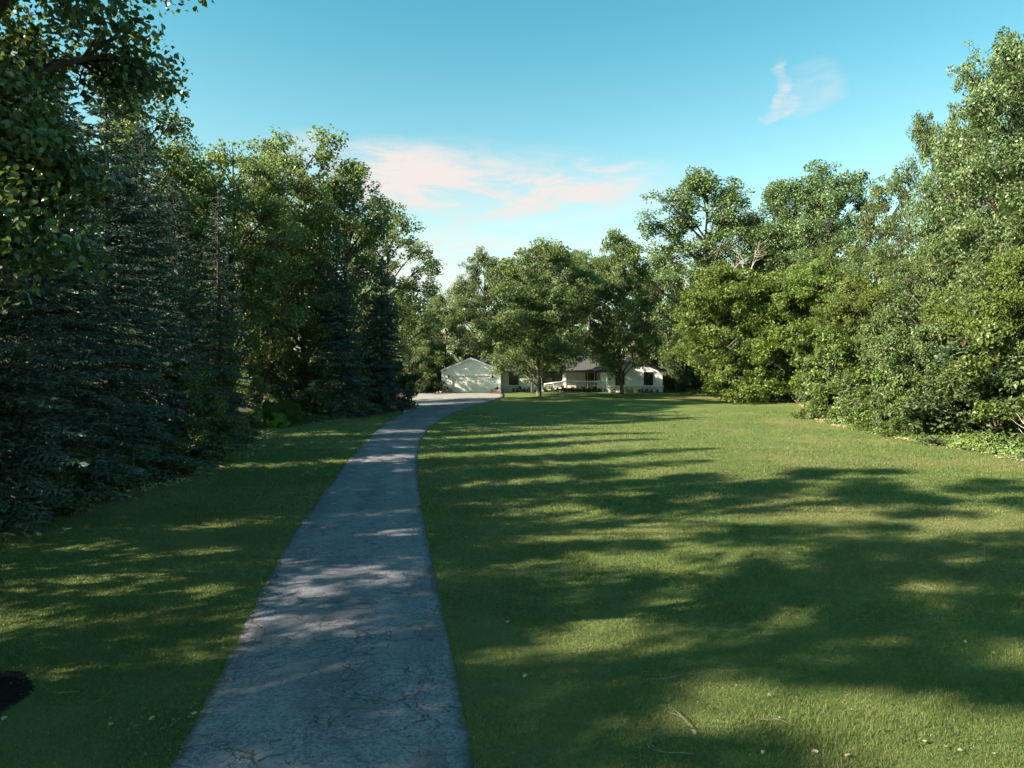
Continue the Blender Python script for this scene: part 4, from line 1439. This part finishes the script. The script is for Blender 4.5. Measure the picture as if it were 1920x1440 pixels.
# single leaves and twigs lying on the lawn, one object each
LEAF_PX = [(208, 1363), (360, 1175), (285, 1352), (365, 1343), (72, 1160), (8, 1352), (1216, 1175), (1676, 1208), (1810, 1207), (984, 1272), (952, 1170), (1443, 1308), (1528, 1415), (1774, 1405),
           (1800, 1412), (1863, 1418), (1430, 1416), (1590, 1422), (1864, 1228), (1745, 1155), (1383, 1068), (1912, 1098), (447, 1092), (315, 1158), (1480, 1040), (1300, 1378), (1735, 1395), (875, 1010), (1065, 1030), (1250, 985), (1020, 945)]
rgl = np.random.default_rng(41)


def fallen_leaf(s):
    n = 10
    vs = [(0, 0, 0.01)]
    for j in range(n):
        a = 2 * PI * j / n
        r = s * (0.5 + 0.12 * rgl.random()) * (1.0 if j % 2 else 0.82)
        vs.append((r * math.cos(a) * 0.75, r * math.sin(a), s * 0.16 * abs(math.cos(a)) + s * 0.05 * rgl.random()))
    mb_ = MB().add(vs, [(0, 1 + j, 1 + (j + 1) % n) for j in range(n)])
    # a leaf has a thickness, and a stalk
    base_n = len(mb_.v)
    mb_.v += [(a, b, c - 0.004) for a, b, c in mb_.v[:base_n]]
    mb_.f += [tuple(base_n + i for i in reversed(f)) for f in mb_.f[:]]
    mb_.f += [(1 + j, base_n + 1 + j, base_n + 1 + (j + 1) % n, 1 + (j + 1) % n) for j in range(n)]
    return mb_.mesh('fallen_leaf', M['paleleaf'])


LM = [fallen_leaf(0.08) for _ in range(3)]
for i, (u, v) in enumerate(LEAF_PX):
    x, y = ground_at(u, v)
    o = link('fallen_leaf', LM[i % 3], None, (x, y, gzf(x, y) + 0.032))
    o.rotation_euler = (rgl.normal() * 0.25, rgl.normal() * 0.25, rgl.uniform(0, 6))
    s_ = rgl.uniform(0.45, 0.95)
    o.scale = (s_, s_, s_)
    tag(o, 'small pale dry leaf lying on the mown lawn', 'leaf', 'dry leaves lying on the lawn')
TW_PX = [(1205, 1283, 0.6), (1298, 1372, 0.55), (1222, 1392, 0.3), (1300, 1422, 0.7), (1010, 1130, 0.5), (318, 1155, 0.3), (150, 1305, 0.45), (210, 1303, 0.5), (1425, 1357, 0.4), (1505, 1250, 0.3),
         (1525, 1240, 0.25), (1760, 1112, 0.5), (1570, 1252, 0.35), (1690, 1175, 0.3), (1820, 1140, 0.5), (390, 1108, 0.4), (262, 1126, 0.5), (1170, 1015, 0.4)]


def twig(L):
    pts = [np.array([0.0, 0, 0])]
    d_ = 0.0
    for i in range(5):
        d_ += rgl.normal() * 0.3
        pts.append(pts[-1] + np.array([math.cos(d_), math.sin(d_), rgl.normal() * 0.05]) * L / 5)
    mb_ = MB().tube(pts, [0.005, 0.0048, 0.0045, 0.004, 0.003, 0.0015], 5)
    a = pts[2]
    mb_.tube([a, a + np.array([math.cos(d_ + 0.8), math.sin(d_ + 0.8), 0.1]) * L * 0.3], [0.004, 0.002], 4)
    return mb_.mesh('fallen_twig', M['twig'])


for i, (u, v, L) in enumerate(TW_PX):
    x, y = ground_at(u, v)
    o = link('fallen_twig', twig(L), None, (x, y, gzf(x, y) + 0.05))
    o.rotation_euler = (0, 0, rgl.uniform(0, 6))
    tag(o, 'thin bare twig lying on the mown lawn', 'twig', 'twigs lying on the lawn')

# ------------------------------------------------------------------ sun and sky
SUN_EL = R(29)
SUN_DIR = Vector((-0.93, -0.36, 0))
SUN_DIR.normalize()
to_sun = Vector((SUN_DIR.x * math.cos(SUN_EL), SUN_DIR.y * math.cos(SUN_EL), math.sin(SUN_EL)))
sun = bpy.data.lights.new('sun', 'SUN')
sun.energy = 5.0
sun.angle = R(0.7)
sun.color = (1.0, 0.88, 0.68)
so = link('sun', sun)
so.rotation_euler = (-to_sun).to_track_quat('-Z', 'Y').to_euler()

world = bpy.data.worlds.new('World')
sc.world = world
world.use_nodes = True
nt = world.node_tree
nt.nodes.clear()
k = NT(nt)
wout = k.n('ShaderNodeOutputWorld')
sky = k.n('ShaderNodeTexSky', sky_type='NISHITA')
sky.sun_disc = False
sky.sun_elevation = SUN_EL
sky.sun_rotation = math.atan2(to_sun.x, to_sun.y)
sky.air_density = 1.0
sky.dust_density = 1.2
sky.ozone_density = 1.5
tc = k.n('ShaderNodeTexCoord').outputs['Generated']
sp = k.n('ShaderNodeSeparateXYZ')
k.set(sp.inputs[0], tc)
az = k.math('ARCTAN2', sp.outputs[0], sp.outputs[1])
el = k.math('ARCSINE', sp.outputs[2])


def azel(u, v):
    d = ray(u, v)
    d = d / np.linalg.norm(d)
    return math.atan2(d[0], d[1]), math.asin(d[2])


_, wc = k.noise(k.mapping(tc, (1, 1, 2.6)), 6, 8, 0.62)
ws = k.n('ShaderNodeSeparateXYZ')
k.set(ws.inputs[0], wc)
azw = k.math('ADD', az, k.math('MULTIPLY', k.math('SUBTRACT', ws.outputs[0], 0.5), 0.11))
elw = k.math('ADD', el, k.math('MULTIPLY', k.math('SUBTRACT', ws.outputs[1], 0.5), 0.055))
total = None
CL = [  # cloud wisps: centre in the sky, half length, half height (degrees), tilt, density
    (740, 335, 8.5, 2.0, -6, 1.0), (850, 360, 6.0, 1.4, -8, 0.9), (1070, 342, 6.0, 1.0, 12, 1.0), (930, 403, 5.5, 0.7, 6, 0.75), (1085, 382, 4.5, 0.5, 8, 0.5),
    (1080, 303, 1.4, 0.7, 0, 0.45), (900, 365, 15, 3.6, 0, 0.5), (800, 345, 12, 2.7, -3, 1.0), (980, 358, 10, 1.9, 6, 1.0), (760, 470, 12, 4.0, 0, 0.45), (1110, 430, 6, 0.6, 0, 0.35), (640, 330, 6, 2.6, -10, 0.7), (800, 300, 2.2, 0.7, 0, 0.25),
    (1470, 172, 0.6, 2.1, 6, 0.85), (1482, 203, 1.2, 0.9, 25, 0.65), (1520, 170, 1.8, 1.8, 40, 0.28), (860, 500, 9, 2.6, 0, 0.8), (1230, 470, 8, 2.2, 0, 0.3)]
for u, v, a_, b_, tl_, dn in CL:
    a0, e0 = azel(u, v)
    dx = k.math('SUBTRACT', azw, a0)
    dy = k.math('SUBTRACT', elw, e0)
    ct, st = math.cos(R(tl_)), math.sin(R(tl_))
    p = k.math('DIVIDE', k.math('ADD', k.math('MULTIPLY', dx, ct), k.math('MULTIPLY', dy, st)), R(a_))
    q = k.math('DIVIDE', k.math('SUBTRACT', k.math('MULTIPLY', dy, ct), k.math('MULTIPLY', dx, st)), R(b_))
    r2 = k.math('ADD', k.math('MULTIPLY', p, p), k.math('MULTIPLY', q, q))
    g_ = k.math('MULTIPLY', k.maprange(r2, 0.0, 1.7, 1.0, 0.0, 'SMOOTHSTEP'), dn)
    total = g_ if total is None else k.math('MAXIMUM', total, g_)
fn, _ = k.noise(k.mapping(tc, (1, 1, 3.6)), 9, 9, 0.68, 0.4)
cm = k.math('MULTIPLY', total, k.maprange(fn, 0.38, 0.60, 0.28, 1.05, 'SMOOTHSTEP'), clamp=True)
SKY_TINT = k.mix(k.maprange(el, R(4), R(30), 0, 1, 'SMOOTHSTEP'), (0.95, 1.03, 0.75), (0.32, 0.85, 0.71))
tint = k.mix(1.0, sky.outputs[0], SKY_TINT, 'MULTIPLY')
cloud = k.mix(cm, tint, (2.95, 2.72, 2.60))
bg = k.n('ShaderNodeBackground')
k.set(bg.inputs['Color'], cloud)
bg.inputs['Strength'].default_value = 0.078
nt.links.new(bg.outputs[0], wout.inputs[0])

# ------------------------------------------------------------------ render settings
sc.view_settings.view_transform = 'Standard'
sc.view_settings.look = 'None'
sc.view_settings.exposure = 2.0
sc.view_settings.gamma = 1.0
sc.render.engine = 'CYCLES'
sc.cycles.use_denoising = True
sc.cycles.max_bounces = 6
sc.cycles.adaptive_threshold = 0.02
sc.cycles.diffuse_bounces = 3
sc.cycles.glossy_bounces = 2
sc.cycles.transmission_bounces = 6
sc.cycles.sample_clamp_indirect = 4.0
sc.cycles.caustics_reflective = False
sc.cycles.caustics_refractive = False
